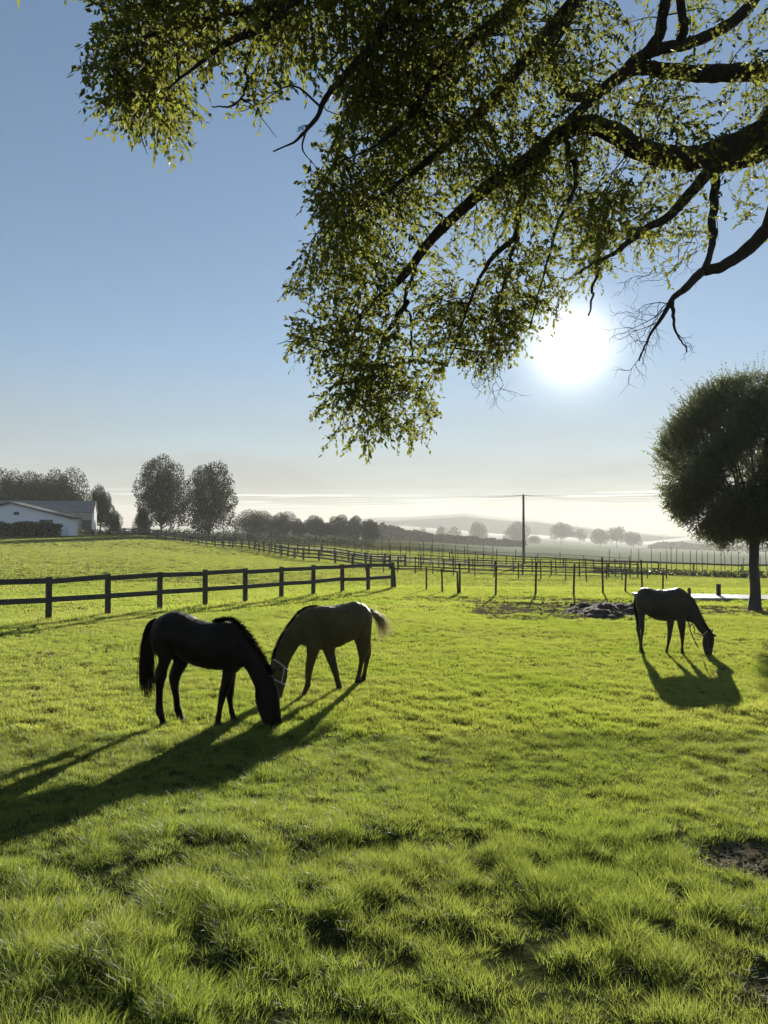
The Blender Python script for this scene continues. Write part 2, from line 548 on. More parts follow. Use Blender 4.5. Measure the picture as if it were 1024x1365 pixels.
el_ = sepx.outputs[2]
bank = wmath('MULTIPLY', wramp(wnoise(3.0, 16.0, 2.0), [(0.38, 0.62), (0.62, 1)]), wramp(el_, [(0.0, 0.95), (0.06, 0.85), (0.12, 0.45), (0.22, 0.0)]))
streak = wmath('MULTIPLY', wramp(wnoise(5.0, 320.0, 7.0, 2), [(0.56, 0), (0.64, 1)]), wramp(el_, [(0.028, 0), (0.034, 1), (0.046, 1), (0.052, 0)]))
cl_ = bank
cm_ = nt.nodes.new('ShaderNodeMix'); cm_.data_type = 'RGBA'
nt.links.new(cl_, cm_.inputs[0]); nt.links.new(sm.outputs[2], cm_.inputs[6]); cm_.inputs[7].default_value = (4.15, 4.05, 3.75, 1)
cs_ = nt.nodes.new('ShaderNodeMix'); cs_.data_type = 'RGBA'
nt.links.new(streak, cs_.inputs[0]); nt.links.new(cm_.outputs[2], cs_.inputs[6]); cs_.inputs[7].default_value = (9.5, 9.3, 8.8, 1)
nt.links.new(cs_.outputs[2], bg.inputs['Color']); nt.links.new(bg.outputs[0], wo.inputs['Surface'])

sl = bpy.data.lights.new('sun', 'SUN'); sl.energy = 5.0; sl.angle = R(0.5); sl.color = (1.0, 0.93, 0.80)
so = bpy.data.objects.new('sun', sl); col.objects.link(so)
so.rotation_euler = Vector(SUNV).to_track_quat('Z', 'Y').to_euler()
so.location = tuple(SUNV * 50)

# ------------------------------------------------------------------ the ground sheet
LANE = [(300, 142), (420, 122), (520, 104), (600, 96), (660, 92), (760, 96)]


def lane_mask(X, Y):
    px = CX + F * X / np.maximum(Y, 1)
    lx = np.array([p[0] for p in LANE], float); ly = np.array([p[1] for p in LANE], float)
    c = np.interp(px, lx, ly)
    m = 1 - sstep(0.5, 1.1, np.abs(Y - c) / 11 + (fbm(X * 0.2, Y * 0.2, 3) - 0.5) * 0.9)
    return m * sstep(270, 330, px) * (1 - sstep(640, 760, px)) * 0.75


rows = []
y = -7.0
while y < 8500:
    rows.append(y)
    y += max(0.035, (y + 1.0) * 0.0075 if y > 3 else 0.07) if y < 60 else (y * 0.02)
rows = np.array(rows)
us = np.concatenate([np.linspace(-1.6, -0.62, 40)[:-1], np.linspace(-0.62, 0.62, 330), np.linspace(0.62, 1.6, 40)[1:]])
GY, GU = np.meshgrid(rows, us, indexing='ij')
GX = GU * (np.abs(GY) * 0.97 + 3.0 + np.where(GY < 0, -0.5 * GY, 0))
GZ = ground(GX, GY)
V = np.stack([GX, GY, GZ], -1).reshape(-1, 3)
nr, nc = GY.shape
idx = np.arange(nr * nc).reshape(nr, nc)
Fq = np.stack([idx[:-1, :-1], idx[:-1, 1:], idx[1:, 1:], idx[1:, :-1]], -1).reshape(-1, 4)
gx, gy = V[:, 0], V[:, 1]
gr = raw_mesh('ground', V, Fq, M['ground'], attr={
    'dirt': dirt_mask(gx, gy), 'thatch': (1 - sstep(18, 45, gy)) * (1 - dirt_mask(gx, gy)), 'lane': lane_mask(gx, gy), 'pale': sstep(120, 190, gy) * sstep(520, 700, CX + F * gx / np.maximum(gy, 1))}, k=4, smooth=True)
tag(gr, kind='structure')

# hills far off, faint through the haze
hm = MB()
for (Yh, base, pts) in (
    (1600, -70, [(-700, 704), (-300, 703), (100, 702), (330, 704), (440, 696), (520, 689), (580, 687), (620, 684), (660, 688), (720, 692), (800, 703), (900, 712), (1100, 712), (1500, 708), (2000, 705)]),
    (1300, -60, [(-700, 709), (200, 709), (420, 704), (500, 699), (560, 702), (640, 710), (760, 716), (860, 722), (884, 719), (920, 716), (960, 719), (1040, 720), (1300, 716), (1800, 712)])):
    xs = np.linspace(pts[0][0], pts[-1][0], 140)
    ys = np.interp(xs, [p[0] for p in pts], [p[1] for p in pts]) + (fbm(xs * 0.03, xs * 0 + Yh, 3) - 0.5) * 3
    X = (xs - CX) / F * Yh
    top = CAMZ - (ys - HOR) / F * Yh
    n = len(xs)
    prof = [(-220, 0.0), (-130, 0.42), (-50, 0.85), (0, 1.0), (40, 0.9), (110, 0.2), (170, 0.0)]
    vv = []
    for (dy, k) in prof:
        vv.append(np.stack([X * (1 + dy / Yh), np.full(n, Yh + dy), base + (top - base) * k], 1))
    vv = np.concatenate(vv)
    fs = [(r * n + i, r * n + i + 1, (r + 1) * n + i + 1, (r + 1) * n + i) for r in range(len(prof) - 1) for i in range(n - 1)]
    hm.add(vv, fs)
hills = hm.build('hills', M['hill'], smooth=True)
tag(hills, kind='structure')

# ------------------------------------------------------------------ grass: tufts set over the ground
protos = bpy.data.collections.new('grass_tufts')


def tuft(name, nb, spread, hmin, hmax, width, lean, seed, segs=3, mat='grass'):
    r = np.random.default_rng(seed)
    vs, fs, rn = [], [], []
    n = 0
    for b in range(nb):
        a = r.random() * 2 * math.pi
        rad = spread * math.sqrt(r.random())
        p0 = np.array([math.cos(a) * rad, math.sin(a) * rad, -0.02])
        h = hmin + (hmax - hmin) * r.random()
        ld = a + (r.random() - 0.5) * 2.2
        ln = lean * (0.25 + r.random()) * h
        d = np.array([math.cos(ld), math.sin(ld), 0])
        fa = r.random() * math.pi
        sd = np.array([math.cos(fa), math.sin(fa), 0]) * width * (0.6 + 0.8 * r.random())
        rv = r.random()
        for s in range(segs + 1):
            t = s / segs
            c = p0 + np.array([0, 0, (h + 0.02) * (t - 0.18 * lean * t * t)]) + d * ln * t * t
            wv = sd * (1 - t) ** 0.7 * 0.5
            if s < segs:
                vs += [c - wv, c + wv]; rn += [rv, rv]
            else:
                vs += [c]; rn += [rv]
        for s in range(segs - 1):
            i = n + 2 * s
            fs += [(i, i + 1, i + 3), (i, i + 3, i + 2)]
        i = n + 2 * (segs - 1)
        fs.append((i, i + 1, i + 2))
        n += 2 * segs + 1
    o = raw_mesh(name, np.array(vs), np.array(fs), M[mat], attr={'rnd': np.array(rn)})
    col.objects.unlink(o)
    protos.objects.link(o)
    return o


for k in range(5): tuft('grass_tuft_a%d' % k, 27, 0.072, 0.035, 0.135, 0.0040, 0.95, 100 + k, 4, 'grass_near')
for k in range(4): tuft('grass_tuft_b%d' % k, 26, 0.085, 0.030, 0.085, 0.0065, 0.7, 200 + k, 3)
for k in range(3): tuft('grass_tuft_c%d' % k, 34, 0.22, 0.02, 0.07, 0.015, 0.6, 300 + k, 2)
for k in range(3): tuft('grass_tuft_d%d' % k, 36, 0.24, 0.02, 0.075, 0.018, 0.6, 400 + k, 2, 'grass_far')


def scatter(y0, y1, dens, hw=0.60, pad=0.6):
    A = 0
    ys_ = []
    n = int(dens * ((y1 ** 2 - y0 ** 2) * hw + 2 * pad * (y1 - y0)))
    Y = np.sqrt(y0 ** 2 + (y1 ** 2 - y0 ** 2) * rng.random(n))
    X = (rng.random(n) * 2 - 1) * (hw * Y + pad)
    return X, Y


PX, PYY, IDX, SCL = [], [], [], []
for (y0, y1, dens, kinds, smin, smax) in (
        (1.6, 6.0, 640, (0, 5), 0.26, 1.12), (6.0, 9.5, 470, (0, 7), 0.40, 0.72), (9.5, 14, 330, (5, 9), 0.55, 0.95),
        (14, 24, 180, (5, 9), 0.65, 1.0), (24, 38, 40, (9, 12), 0.75, 1.1), (38, 80, 14, (9, 15), 0.95, 1.3), (80, 140, 4.5, (10, 15), 1.3, 1.7)):
    X, Y = scatter(y0, y1, dens, 0.75 if y1 < 15 else 0.62, 1.3 if y1 < 15 else 0.6)
    dm = dirt_mask(X, Y)
    cl = clump(X, Y)
    keep = rng.random(len(X)) > dm * 0.97
    keep &= rng.random(len(X)) < np.where(Y < 6.0, 0.13 + 1.25 * cl, 1.0)
    keep &= rng.random(len(X)) > lane_mask(X, Y) * 0.9
    X, Y, cl, dm = X[keep], Y[keep], cl[keep], dm[keep]
    s = smin + (smax - smin) * cl
    s *= 0.8 + 0.45 * rng.random(len(X))
    s *= 1 - 0.35 * dm
    # rough unmown strip along the near rail fence
    fx = -9.5 + 1.1 * (Y - 21.3) / 1.59
    d = np.abs((X - fx) * 0.82)
    s *= 1 + 1.1 * np.exp(-(d / 0.9) ** 2) * (Y > 17) * (Y < 40) * (0.4 + fbm(X * 0.8, Y * 0.8, 8))
    PX.append(X); PYY.append(Y); SCL.append(s)
    IDX.append(rng.integers(kinds[0], kinds[1], len(X)))
PX = np.concatenate(PX); PYY = np.concatenate(PYY); SCL = np.concatenate(SCL); IDX = np.concatenate(IDX)
PZ = ground(PX, PYY)
N = len(PX)
gm = bpy.data.meshes.new('grass')
gm.vertices.add(N); gm.vertices.foreach_set('co', np.stack([PX, PYY, PZ], 1).astype(np.float32).ravel())
at_ = gm.attributes.new('idx', 'INT', 'POINT'); at_.data.foreach_set('value', IDX.astype(np.int32))
at_ = gm.attributes.new('scl', 'FLOAT_VECTOR', 'POINT')
at_.data.foreach_set('vector', np.stack([SCL ** 0.6, SCL ** 0.6, SCL * (0.85 + 0.3 * rng.random(N))], 1).astype(np.float32).ravel())
at_ = gm.attributes.new('rot', 'FLOAT_VECTOR', 'POINT')
at_.data.foreach_set('vector', np.stack([(rng.random(N) - .5) * 0.5, (rng.random(N) - .5) * 0.5, rng.random(N) * 6.283], 1).astype(np.float32).ravel())
gm.materials.append(M['grass'])
go = bpy.data.objects.new('grass', gm); col.objects.link(go)
tag(go, 'short green pasture grass, tufted and longer in the foreground', 'grass', kind='stuff')
ng = bpy.data.node_groups.new('grass_scatter', 'GeometryNodeTree')
ng.interface.new_socket('Geometry', in_out='INPUT', socket_type='NodeSocketGeometry')
ng.interface.new_socket('Geometry', in_out='OUTPUT', socket_type='NodeSocketGeometry')
gi = ng.nodes.new('NodeGroupInput'); gout = ng.nodes.new('NodeGroupOutput')
iop = ng.nodes.new('GeometryNodeInstanceOnPoints')
ci = ng.nodes.new('GeometryNodeCollectionInfo'); ci.inputs['Collection'].default_value = protos
ci.inputs['Separate Children'].default_value = True; ci.inputs['Reset Children'].default_value = True


def named(n_, t_):
    a = ng.nodes.new('GeometryNodeInputNamedAttribute'); a.data_type = t_
    a.inputs['Name'].default_value = n_
    return a.outputs[0]


ng.links.new(gi.outputs[0], iop.inputs['Points'])
ng.links.new(ci.outputs[0], iop.inputs['Instance'])
iop.inputs['Pick Instance'].default_value = True
ng.links.new(named('idx', 'INT'), iop.inputs['Instance Index'])
ng.links.new(named('scl', 'FLOAT_VECTOR'), iop.inputs['Scale'])
er = ng.nodes.new('FunctionNodeEulerToRotation')
ng.links.new(named('rot', 'FLOAT_VECTOR'), er.inputs[0]); ng.links.new(er.outputs[0], iop.inputs['Rotation'])
ng.links.new(iop.outputs[0], gout.inputs[0])
md = go.modifiers.new('scatter', 'NODES'); md.node_group = ng


# ------------------------------------------------------------------ leaves
def leaves_mesh(base, direc, length, width, rnd, fold=0.25, droop=0.15):
    """one small folded leaf per row: two triangles along its midrib"""
    n = len(base)
    direc = direc / np.maximum(np.linalg.norm(direc, axis=1, keepdims=True), 1e-9)
    r = rng.normal(size=(n, 3))
    side = np.cross(direc, r); side /= np.maximum(np.linalg.norm(side, axis=1, keepdims=True), 1e-9)
    nor = np.cross(side, direc)
    L = length[:, None]; W = width[:, None]
    mid = base + direc * L * 0.45
    tip = base + direc * L + np.array([0, 0, -1.0]) * L * droop
    a = mid + side * W + nor * W * fold
    b = mid - side * W + nor * W * fold
    v = np.stack([base, a, tip, b], 1).reshape(-1, 3)
    i = np.arange(n) * 4
    f = np.stack([np.stack([i, i + 1, i + 2], 1), np.stack([i, i + 2, i + 3], 1)], 1).reshape(-1, 3)
    return v, f, np.repeat(rnd, 4)


def sprays(start, direc, length, nleaf, leaf_len, leaf_w, gravity=0.5, twig_r=0.0, hang=0.25):
    """drooping twigs with leaves set along them"""
    n = len(start)
    direc = direc / np.maximum(np.linalg.norm(direc, axis=1, keepdims=True), 1e-9)
    t = (np.arange(nleaf) + 0.6) / nleaf
    L = length[:, None, None]
    T = t[None, :, None]
    pos = start[:, None, :] + direc[:, None, :] * L * T + np.array([0, 0, -1.0]) * L * gravity * T ** 2
    tang = direc[:, None, :] + np.array([0, 0, -2.0]) * gravity * T
    tang = tang / np.linalg.norm(tang, axis=2, keepdims=True)
    ld = tang * 0.8 + rng.normal(size=pos.shape) * 0.62
    ld[:, :, 2] -= hang
    pos = pos.reshape(-1, 3); ld = ld.reshape(-1, 3)
    m = len(pos)
    ll = leaf_len * (0.6 + 0.7 * rng.random(m)); lw = leaf_w * (0.6 + 0.7 * rng.random(m))
    rn = np.clip(np.repeat(rng.random(n), nleaf) * 0.6 + rng.random(m) * 0.4, 0, 1)
    lv, lf, lr = leaves_mesh(pos, ld, ll, lw, rn)
    tv = tf = None
    if twig_r > 0:
        q = np.array([0, 0.4, 0.75, 1.0])
        P = start[:, None, :] + direc[:, None, :] * L * q[None, :, None] + np.array([0, 0, -1.0]) * L * gravity * q[None, :, None] ** 2
        rr = twig_r * np.array([1, 0.75, 0.5, 0.25])
        u = np.cross(direc, rng.normal(size=(n, 3))); u /= np.linalg.norm(u, axis=1, keepdims=True)
        wv = np.cross(u, direc)
        ring = []
        for k in range(3):
            an = k * 2.0944
            ring.append(P + rr[None, :, None] * (math.cos(an) * u + math.sin(an) * wv)[:, None, :])
        tv = np.stack(ring, 2).reshape(-1, 3)      # n,4,3,3
        b0 = (np.arange(n) * 12)[:, None]
        fl = []
        for s in range(3):
            for k in range(3):
                k2 = (k + 1) % 3
                fl += [(s * 3 + k, s * 3 + k2, s * 3 + 3 + k2), (s * 3 + k, s * 3 + 3 + k2, s * 3 + 3 + k)]
        tf = (b0[:, :, None] + np.array(fl)[None]).reshape(-1, 3)
    return lv, lf, lr, tv, tf


def catmull(pts, n=6):
    pts = np.asarray(pts, float)
    P = np.vstack([2 * pts[0] - pts[1], pts, 2 * pts[-1] - pts[-2]])
    out = []
    for i in range(1, len(P) - 2):
        for k in range(n):
            t = k / n
            out.append(0.5 * ((2 * P[i]) + (-P[i - 1] + P[i + 1]) * t + (2 * P[i - 1] - 5 * P[i] + 4 * P[i + 1] - P[i + 2]) * t * t
                              + (-P[i - 1] + 3 * P[i] - 3 * P[i + 1] + P[i + 2]) * t ** 3))
    out.append(P[-2])
    return np.array(out)


# ------------------------------------------------------------------ the overhanging tree
TB = np.array([8.6, 9.0]); TBZ = gz(*TB)
oak = empty('overhanging_tree', (TB[0], TB[1], TBZ))
tag(oak, 'big spreading tree whose leafy limbs hang across the top of the view', 'tree')
OO = np.array([TB[0], TB[1], TBZ])
limb_samples = []


def limb(px_pts, r0, r1, lead=None, name='limb', sides=9):
    """px_pts: (photo x, photo y, depth) along the limb"""
    p = [at(x, y, d) for (x, y, d) in px_pts]
    if lead is not None: p = [np.asarray(q, float) for q in lead] + p
    c = catmull(p, 7)
    c = c + (fbm(np.arange(len(c)) * 0.35, np.zeros(len(c)) + len(c), 4)[:, None] - 0.5) * 0.06 * np.array([1, 0.6, 1])
    rr = np.linspace(1, 0, len(c)) ** 1.25 * (r0 - r1) + r1
    rr = rr * (1 + 0.14 * (vnoise(np.arange(len(c)) * 0.5, np.zeros(len(c)) + r0 * 99, 6) - 0.5))
    m = MB(); m.tube(c - OO, rr, sides, jitter=0.12)
    o = m.build(name, M['bark'], oak, smooth=True)
    limb_samples.append(c)
    return c


m = MB()
tp = catmull([OO + (0, 0, -0.3), OO + (-0.05, -0.05, 1.2), OO + (-0.25, -0.2, 2.6), OO + (-0.6, -0.35, 4.0), OO + (-0.8, -0.4, 5.6), OO + (-0.7, -0.2, 7.6), OO + (-0.4, 0.1, 9.5)], 6)
m.tube(tp - OO, np.interp(np.arange(len(tp)), [0, 4, 12, 24, len(tp)], [0.75, 0.5, 0.42, 0.34, 0.08]), 14, jitter=0.08)
m.build('trunk', M['bark'], oak, smooth=True)
J1, J2, J3 = OO + (-0.6, -0.35, 3.9), OO + (-0.75, -0.38, 4.9), OO + (-0.78, -0.4, 5.7)
limb([(1060, 165, 7.6), (1024, 172, 7.5), (975, 195, 7.4), (930, 209, 7.3), (890, 210, 7.2), (850, 199, 7.1), (815, 177, 7.0), (780, 167, 6.9),
      (752, 176, 6.9), (722, 200, 6.8), (690, 224, 6.7), (655, 246, 6.7), (610, 285, 6.6), (570, 325, 6.6), (545, 360, 6.6), (520, 385, 6.5), (495, 405, 6.5), (478, 430, 6.5), (462, 470, 6.5), (455, 510, 6.5), (462, 550, 6.5)],
     0.16, 0.008, [J2, (J2 + at(1060, 165, 7.6)) / 2 + (0, 0, -0.1)])
limb([(1060, 95, 7.9), (1024, 96, 7.8), (975, 97, 7.6), (930, 98, 7.5), (890, 95, 7.4), (855, 91, 7.3), (825, 103, 7.2), (795, 128, 7.1), (768, 152, 7.0), (745, 178, 6.9), (722, 215, 6.8), (700, 262, 6.7), (690, 310, 6.7), (680, 350, 6.7), (668, 390, 6.7), (660, 430, 6.7)],
     0.125, 0.007, [J3, (J3 + at(1060, 95, 7.9)) / 2])
limb([(1060, 180, 7.9), (1020, 202, 7.8), (985, 216, 7.8), (950, 226, 7.7), (920, 258, 7.6), (892, 288, 7.5), (862, 304, 7.4), (835, 325, 7.3), (818, 338, 7.3), (790, 352, 7.2), (765, 368, 7.2)],
     0.125, 0.008, [J2, (J2 + at(1060, 180, 7.9)) / 2 + (0, 0.1, 0.05)])
limb([(1070, 268, 7.2), (1024, 305, 7.1), (1000, 330, 7.1), (968, 352, 7.0), (937, 362, 7.0), (912, 386, 6.9), (897, 398, 6.9), (882, 424, 6.9), (866, 448, 6.9), (852, 482, 6.9)],
     0.105, 0.006, [J1, (J1 + at(1070, 268, 7.2)) / 2])
limb([(897, 398, 6.9), (898, 420, 6.9), (903, 444, 6.85), (915, 470, 6.8)], 0.022, 0.006, sides=6)
limb([(955, 236, 7.7), (952, 268, 7.5), (950, 300, 7.3), (951, 322, 7.15), (940, 360, 7.0)], 0.05, 0.03, sides=7)
limb([(825, 104, 7.2), (850, 78, 7.2), (880, 66, 7.25), (912, 60, 7.3), (950, 45, 7.4), (990, 18, 7.5), (1025, -30, 7.6)], 0.055, 0.06, sides=7)
limb([(905, 62, 7.3), (912, 36, 7.2), (908, 5, 7.1), (900, -40, 7.0)], 0.045, 0.04, sides=7)
limb([(862, 72, 7.2), (880, 45, 7.1), (885, 15, 7.0), (892, -30, 6.9)], 0.055, 0.05, sides=7)
limb([(795, 128, 7.1), (762, 128, 7.0), (742, 105, 6.9), (735, 70, 6.8), (760, 25, 6.7), (780, -30, 6.7)], 0.05, 0.03, sides=7)
limb([(820, -60, 7.0), (760, 10, 6.9), (700, 80, 6.7), (650, 140, 6.5), (600, 190, 6.4), (550, 230, 6.3), (505, 262, 6.2), (460, 285, 6.2)], 0.09, 0.008, sides=7)
limb([(745, -60, 6.6), (680, 15, 6.4), (620, 60, 6.1), (575, 110, 5.9), (540, 160, 5.8), (500, 195, 5.7), (455, 215, 5.7)], 0.075, 0.006, sides=7)
limb([(680, -60, 6.2), (600, -20, 5.9), (535, 8, 5.6), (489, 69, 5.4), (468, 92, 5.35), (440, 124, 5.3), (416, 165, 5.25), (393, 189, 5.2), (366, 201, 5.2)], 0.06, 0.005, sides=7)
limb([(640, -80, 5.8), (520, -50, 5.4), (430, -25, 5.0), (384, 5, 4.8), (361, 32, 4.7), (319, 50, 4.6), (292, 64, 4.55), (264, 87, 4.5), (235, 110, 4.45), (215, 135, 4.4)], 0.055, 0.004, sides=7)
limb([(384, 5, 4.8), (340, 10, 4.7), (280, 25, 4.6), (220, 40, 4.5), (165, 65, 4.4), (135, 100, 4.35)], 0.03, 0.004, sides=6)
limb([(340, 45, 4.7), (332, 85, 4.7), (326, 120, 4.7), (318, 136, 4.7), (302, 141, 4.7), (284, 141, 4.7)], 0.013, 0.004, sides=5)
limb([(568, 327, 6.6), (560, 335, 6.6), (548, 372, 6.6), (540, 396, 6.6), (545, 420, 6.6), (550, 450, 6.6), (548, 480, 6.6), (530, 520, 6.6)], 0.028, 0.006, sides=6)
limb([(545, 400, 6.6), (528, 425, 6.55), (512, 452, 6.5), (500, 490, 6.5), (490, 540, 6.5)], 0.03, 0.006, sides=6)
limb([(688, 316, 6.7), (660, 340, 6.7), (640, 370, 6.7), (625, 410, 6.7), (612, 450, 6.7), (600, 480, 6.7)], 0.03, 0.006, sides=6)
limb([(750, 178, 6.9), (762, 212, 6.9), (765, 250, 6.9), (742, 300, 6.9), (728, 350, 6.9), (715, 400, 6.9), (705, 440, 6.9)], 0.03, 0.006, sides=6)
limb([(793, 350, 7.2), (795, 365, 7.2), (790, 385, 7.2), (789, 402, 7.2), (786, 420, 7.2)], 0.022, 0.008, sides=6)
# bare crooked twigs at the limb ends
bt = MB()


def bare(x0, y0, d, ang, L, r, depth=0):
    pts = [at(x0, y0, d)]
    x, y_, a = x0, y0, ang
    n = 5
    for i in range(n):
        a += rng.normal() * 0.30
        x += math.cos(a) * L / n; y_ += math.sin(a) * L / n
        d2 = d + rng.normal() * 0.02
        pts.append(at(x, y_, d2))
        if depth < 2 and rng.random() < 0.75:
            bare(x, y_, d2, a + rng.choice([-1, 1]) * (0.5 + 0.5 * rng.random()), L * 0.55, r * 0.6, depth + 1)
    bt.tube(np.array(pts) - OO, np.linspace(r, r * 0.3, n + 1), 4)


for spots, d_ in ((((892, 402, 2.75, 62), (886, 412, 2.35, 70), (878, 430, 2.6, 48), (866, 448, 2.0, 42), (860, 465, 2.5, 40), (905, 446, 1.4, 24), (890, 405, 3.3, 50)), 6.9),
                  (((690, 440, 2.3, 70), (672, 455, 1.9, 60), (655, 470, 1.6, 50), (700, 430, 2.6, 60), (640, 470, 2.0, 40)), 6.7), (((745, 405, 2.0, 40),), 6.7),
                  (((430, 140, 1.2, 45), (420, 160, 2.4, 22)), 5.25), (((540, 470, 1.8, 60), (500, 500, 1.2, 50)), 6.5), (((905, 330, 1.6, 55), (930, 300, 1.8, 60)), 7.3), (((870, 360, 1.9, 40),), 7.2)):
    bt = MB()
    for (x, y_, a, L) in spots: bare(x, y_, d_, a, L, 0.005)
    bt.build('bare_twig', M['bark'], oak)

POLY = np.array([(112, -40), (118, 20), (122, 60), (106, 100), (126, 114), (138, 150), (160, 158), (178, 183), (196, 166), (222, 190), (242, 178), (262, 136), (258, 108),
                 (300, 96), (318, 140), (345, 156), (366, 130), (395, 112), (420, 85), (446, 100), (462, 150), (440, 165), (432, 200), (408, 245), (420, 282), (440, 300), (424, 320),
                 (400, 315), (394, 360), (378, 372), (400, 396), (412, 420), (390, 430), (383, 450), (410, 480), (440, 492), (430, 520), (404, 530), (404, 546), (438, 560),
                 (444, 600), (470, 586), (492, 604), (510, 576), (540, 588), (586, 572), (582, 530), (562, 510), (592, 500), (612, 480), (650, 492), (680, 472), (702, 455),
                 (716, 432), (742, 424), (770, 382), (800, 372), (830, 336), (860, 346), (880, 372), (906, 378), (922, 330), (940, 350), (956, 300), (975, 272), (986, 312),
                 (1010, 300), (1040, 322), (1300, 300), (1300, -200), (112, -200)], float)


def inside(x, y, poly):
    r_ = np.zeros(len(x), bool)
    j = len(poly) - 1
    for i in range(len(poly)):
        xi, yi = poly[i]; xj, yj = poly[j]
        c = ((yi > y) != (yj > y)) & (x < (xj - xi) * (y - yi) / (yj - yi + 1e-12) + xi)
        r_ ^= c
        j = i
    return r_


def canopy_density(x, y):
    d = np.ones(len(x))
    d *= np.where((x > 850) & (y > 215), 0.27, 1.0)
    d *= np.where((x > 790) & (y < 215), 0.42, 1.0)
    d *= np.where((x > 690) & (x <= 790) & (y < 330), 0.55, 1.0)
    d *= np.where((x > 620) & (x <= 850) & (y > 330), 0.85, 1.0)
    d *= np.where((y > 395) & (x < 620), 0.95, 1.0)
    d *= np.where(x > 1030, 0.5, 1.0)
    for (hx, hy, rx, ry, k) in ((574, 398, 20, 34, 1.0), (545, 425, 14, 30, 0.85), (960, 128, 55, 17, 1.0), (895, 30, 16, 26, 0.8), (935, 20, 26, 20, 0.8), (790, 60, 22, 26, 0.5),
                                (608, 300, 18, 20, 0.85), (733, 155, 14, 12, 0.8), (700, 300, 14, 24, 0.6), (760, 235, 26, 12, 0.5), (640, 360, 20, 20, 0.4), (850, 260, 26, 18, 0.6),
                                (520, 500, 14, 24, 0.7), (475, 480, 10, 16, 0.7), (440, 130, 20, 14, 0.5), (410, 55, 14, 12, 0.5), (1000, 265, 22, 18, 0.8), (880, 330, 16, 18, 0.6), (925, 285, 14, 26, 0.6)):
        q = ((x - hx) / rx) ** 2 + ((y - hy) / ry) ** 2
        d *= 1 - k * np.exp(-q ** 2)
    n = fbm(x / 42.0, y / 42.0, 61, 3)
    n2 = fbm(x / 19.0, y / 19.0, 67, 2)
    d *= sstep(0.33, 0.58, n) * 1.15 * (0.25 + 0.95 * sstep(0.35, 0.6, n2))
    d *= np.where((x < 420) & (y < 200), 0.72, 1.0)
    return d


def canopy_depth(x, y):
    t = np.clip((x - 130) / 420, 0, 1) * 0.62 + np.clip(y / 420, 0, 1) * 0.38
    return 4.35 + 2.6 * np.clip(t, 0, 1) + 0.5 * sstep(850, 1050, x)


NC = 2550
cx_ = 100 + rng.random(NC) * 1150; cy_ = -170 + rng.random(NC) * 780
ok = inside(cx_, cy_, POLY) & (rng.random(NC) < canopy_density(cx_, cy_))
ok &= ~((cy_ < -20) & (rng.random(NC) < 0.5))
cx_, cy_ = cx_[ok], cy_[ok]
dep = canopy_depth(cx_, cy_) + (rng.random(len(cx_)) - 0.45) * 1.6 * sstep(60, 400, cx_ + cy_) + (rng.random(len(cx_)) - 0.5) * 0.5 + 0.8 * sstep(620, 800, cx_)
cents = np.array([at(a, b, c) for a, b, c in zip(cx_, cy_, dep)])
allb = np.concatenate(limb_samples)
near_c = np.array([allb[np.argmin(((allb - s) ** 2).sum(1))] for s in cents])
bl = MB()
start, dv = [], []
for c0, n0, px_, py_ in zip(cents, near_c, cx_, cy_):
    out = c0 - n0; L0 = np.linalg.norm(out)
    out = out / max(L0, 0.05)
    k = int(rng.integers(15, 27))
    rad = 0.13 + 0.10 * rng.random()
    off = rng.normal(size=(k, 3)) * rad
    start.append(c0 + off)
    dv.append(out * 0.6 + off / rad * 0.7 + np.array([0, 0, -0.15]))
    if 0.10 < L0 < 0.55 and rng.random() < 0.7:
        midp = (c0 + n0) / 2 + rng.normal(size=3) * 0.10 * L0 + np.array([0, 0, 0.10 * L0])
        br = catmull([n0, midp, c0, c0 + out * 0.15 + np.array([0, 0, -0.06])], 4)
        bl.tube(br - OO, np.linspace(0.006 + 0.006 * min(L0, 1), 0.002, len(br)), 4)
start = np.concatenate(start); dv = np.concatenate(dv)
qd = start - CAM; qY = qd[:, 1]
sxp = CX + F * qd[:, 0] / (qY * cp + qd[:, 2] * sp_); syp = CY - F * (qd[:, 2] * cp - qY * sp_) / (qY * cp + qd[:, 2] * sp_)
ok = inside(sxp, syp, POLY) | (syp < 0) | (sxp > 1030)
start, dv = start[ok], dv[ok]
ln = 0.15 + 0.20 * rng.random(len(start))
start = start - dv / np.linalg.norm(dv, axis=1, keepdims=True) * ln[:, None] * 0.5
# rest of the crown, unseen above and behind the camera, added to block skylight
nb = 9000
q = rng.normal(size=(nb, 3)); q /= np.linalg.norm(q, axis=1, keepdims=True)
q = np.array([5.2, 3.6, 8.3]) + q * np.array([9.5, 8.5, 3.6]) * (0.45 + 0.55 * rng.random((nb, 1)) ** 0.5)
dq = q - CAM; fr_ = dq[:, 1] * cp + dq[:, 2] * sp_
upq = dq[:, 2] * cp - dq[:, 1] * sp_
seen = (fr_ > 0) & (np.abs(dq[:, 0]) < 0.60 * fr_ + 0.7) & (upq < 0.76 * fr_ + 0.7)
q = q[~seen & (q[:, 2] > 5.4)]
lvb = sprays(q, rng.normal(size=q.shape), 0.5 + 0.3 * rng.random(len(q)), 12, 0.11, 0.03, 0.4, 0.004)
lv, lf, lr, tv, tf = sprays(start, dv, ln, 12, 0.047, 0.0140, 0.22, 0.0024, 0.06)
lf = np.concatenate([lf, lvb[1] + len(lv)]); lv = np.concatenate([lv, lvb[0]]); lr = np.concatenate([lr, lvb[2]])
tf = np.concatenate([tf, lvb[4] + len(tv)]); tv = np.concatenate([tv, lvb[3]])
raw_mesh('crown', lv - OO, lf, M['leaf_oak'], oak, {'rnd': lr})
blf = np.array([t for f in bl.f for t in ([(f[0], f[1], f[2]), (f[0], f[2], f[3])])]) + len(tv)
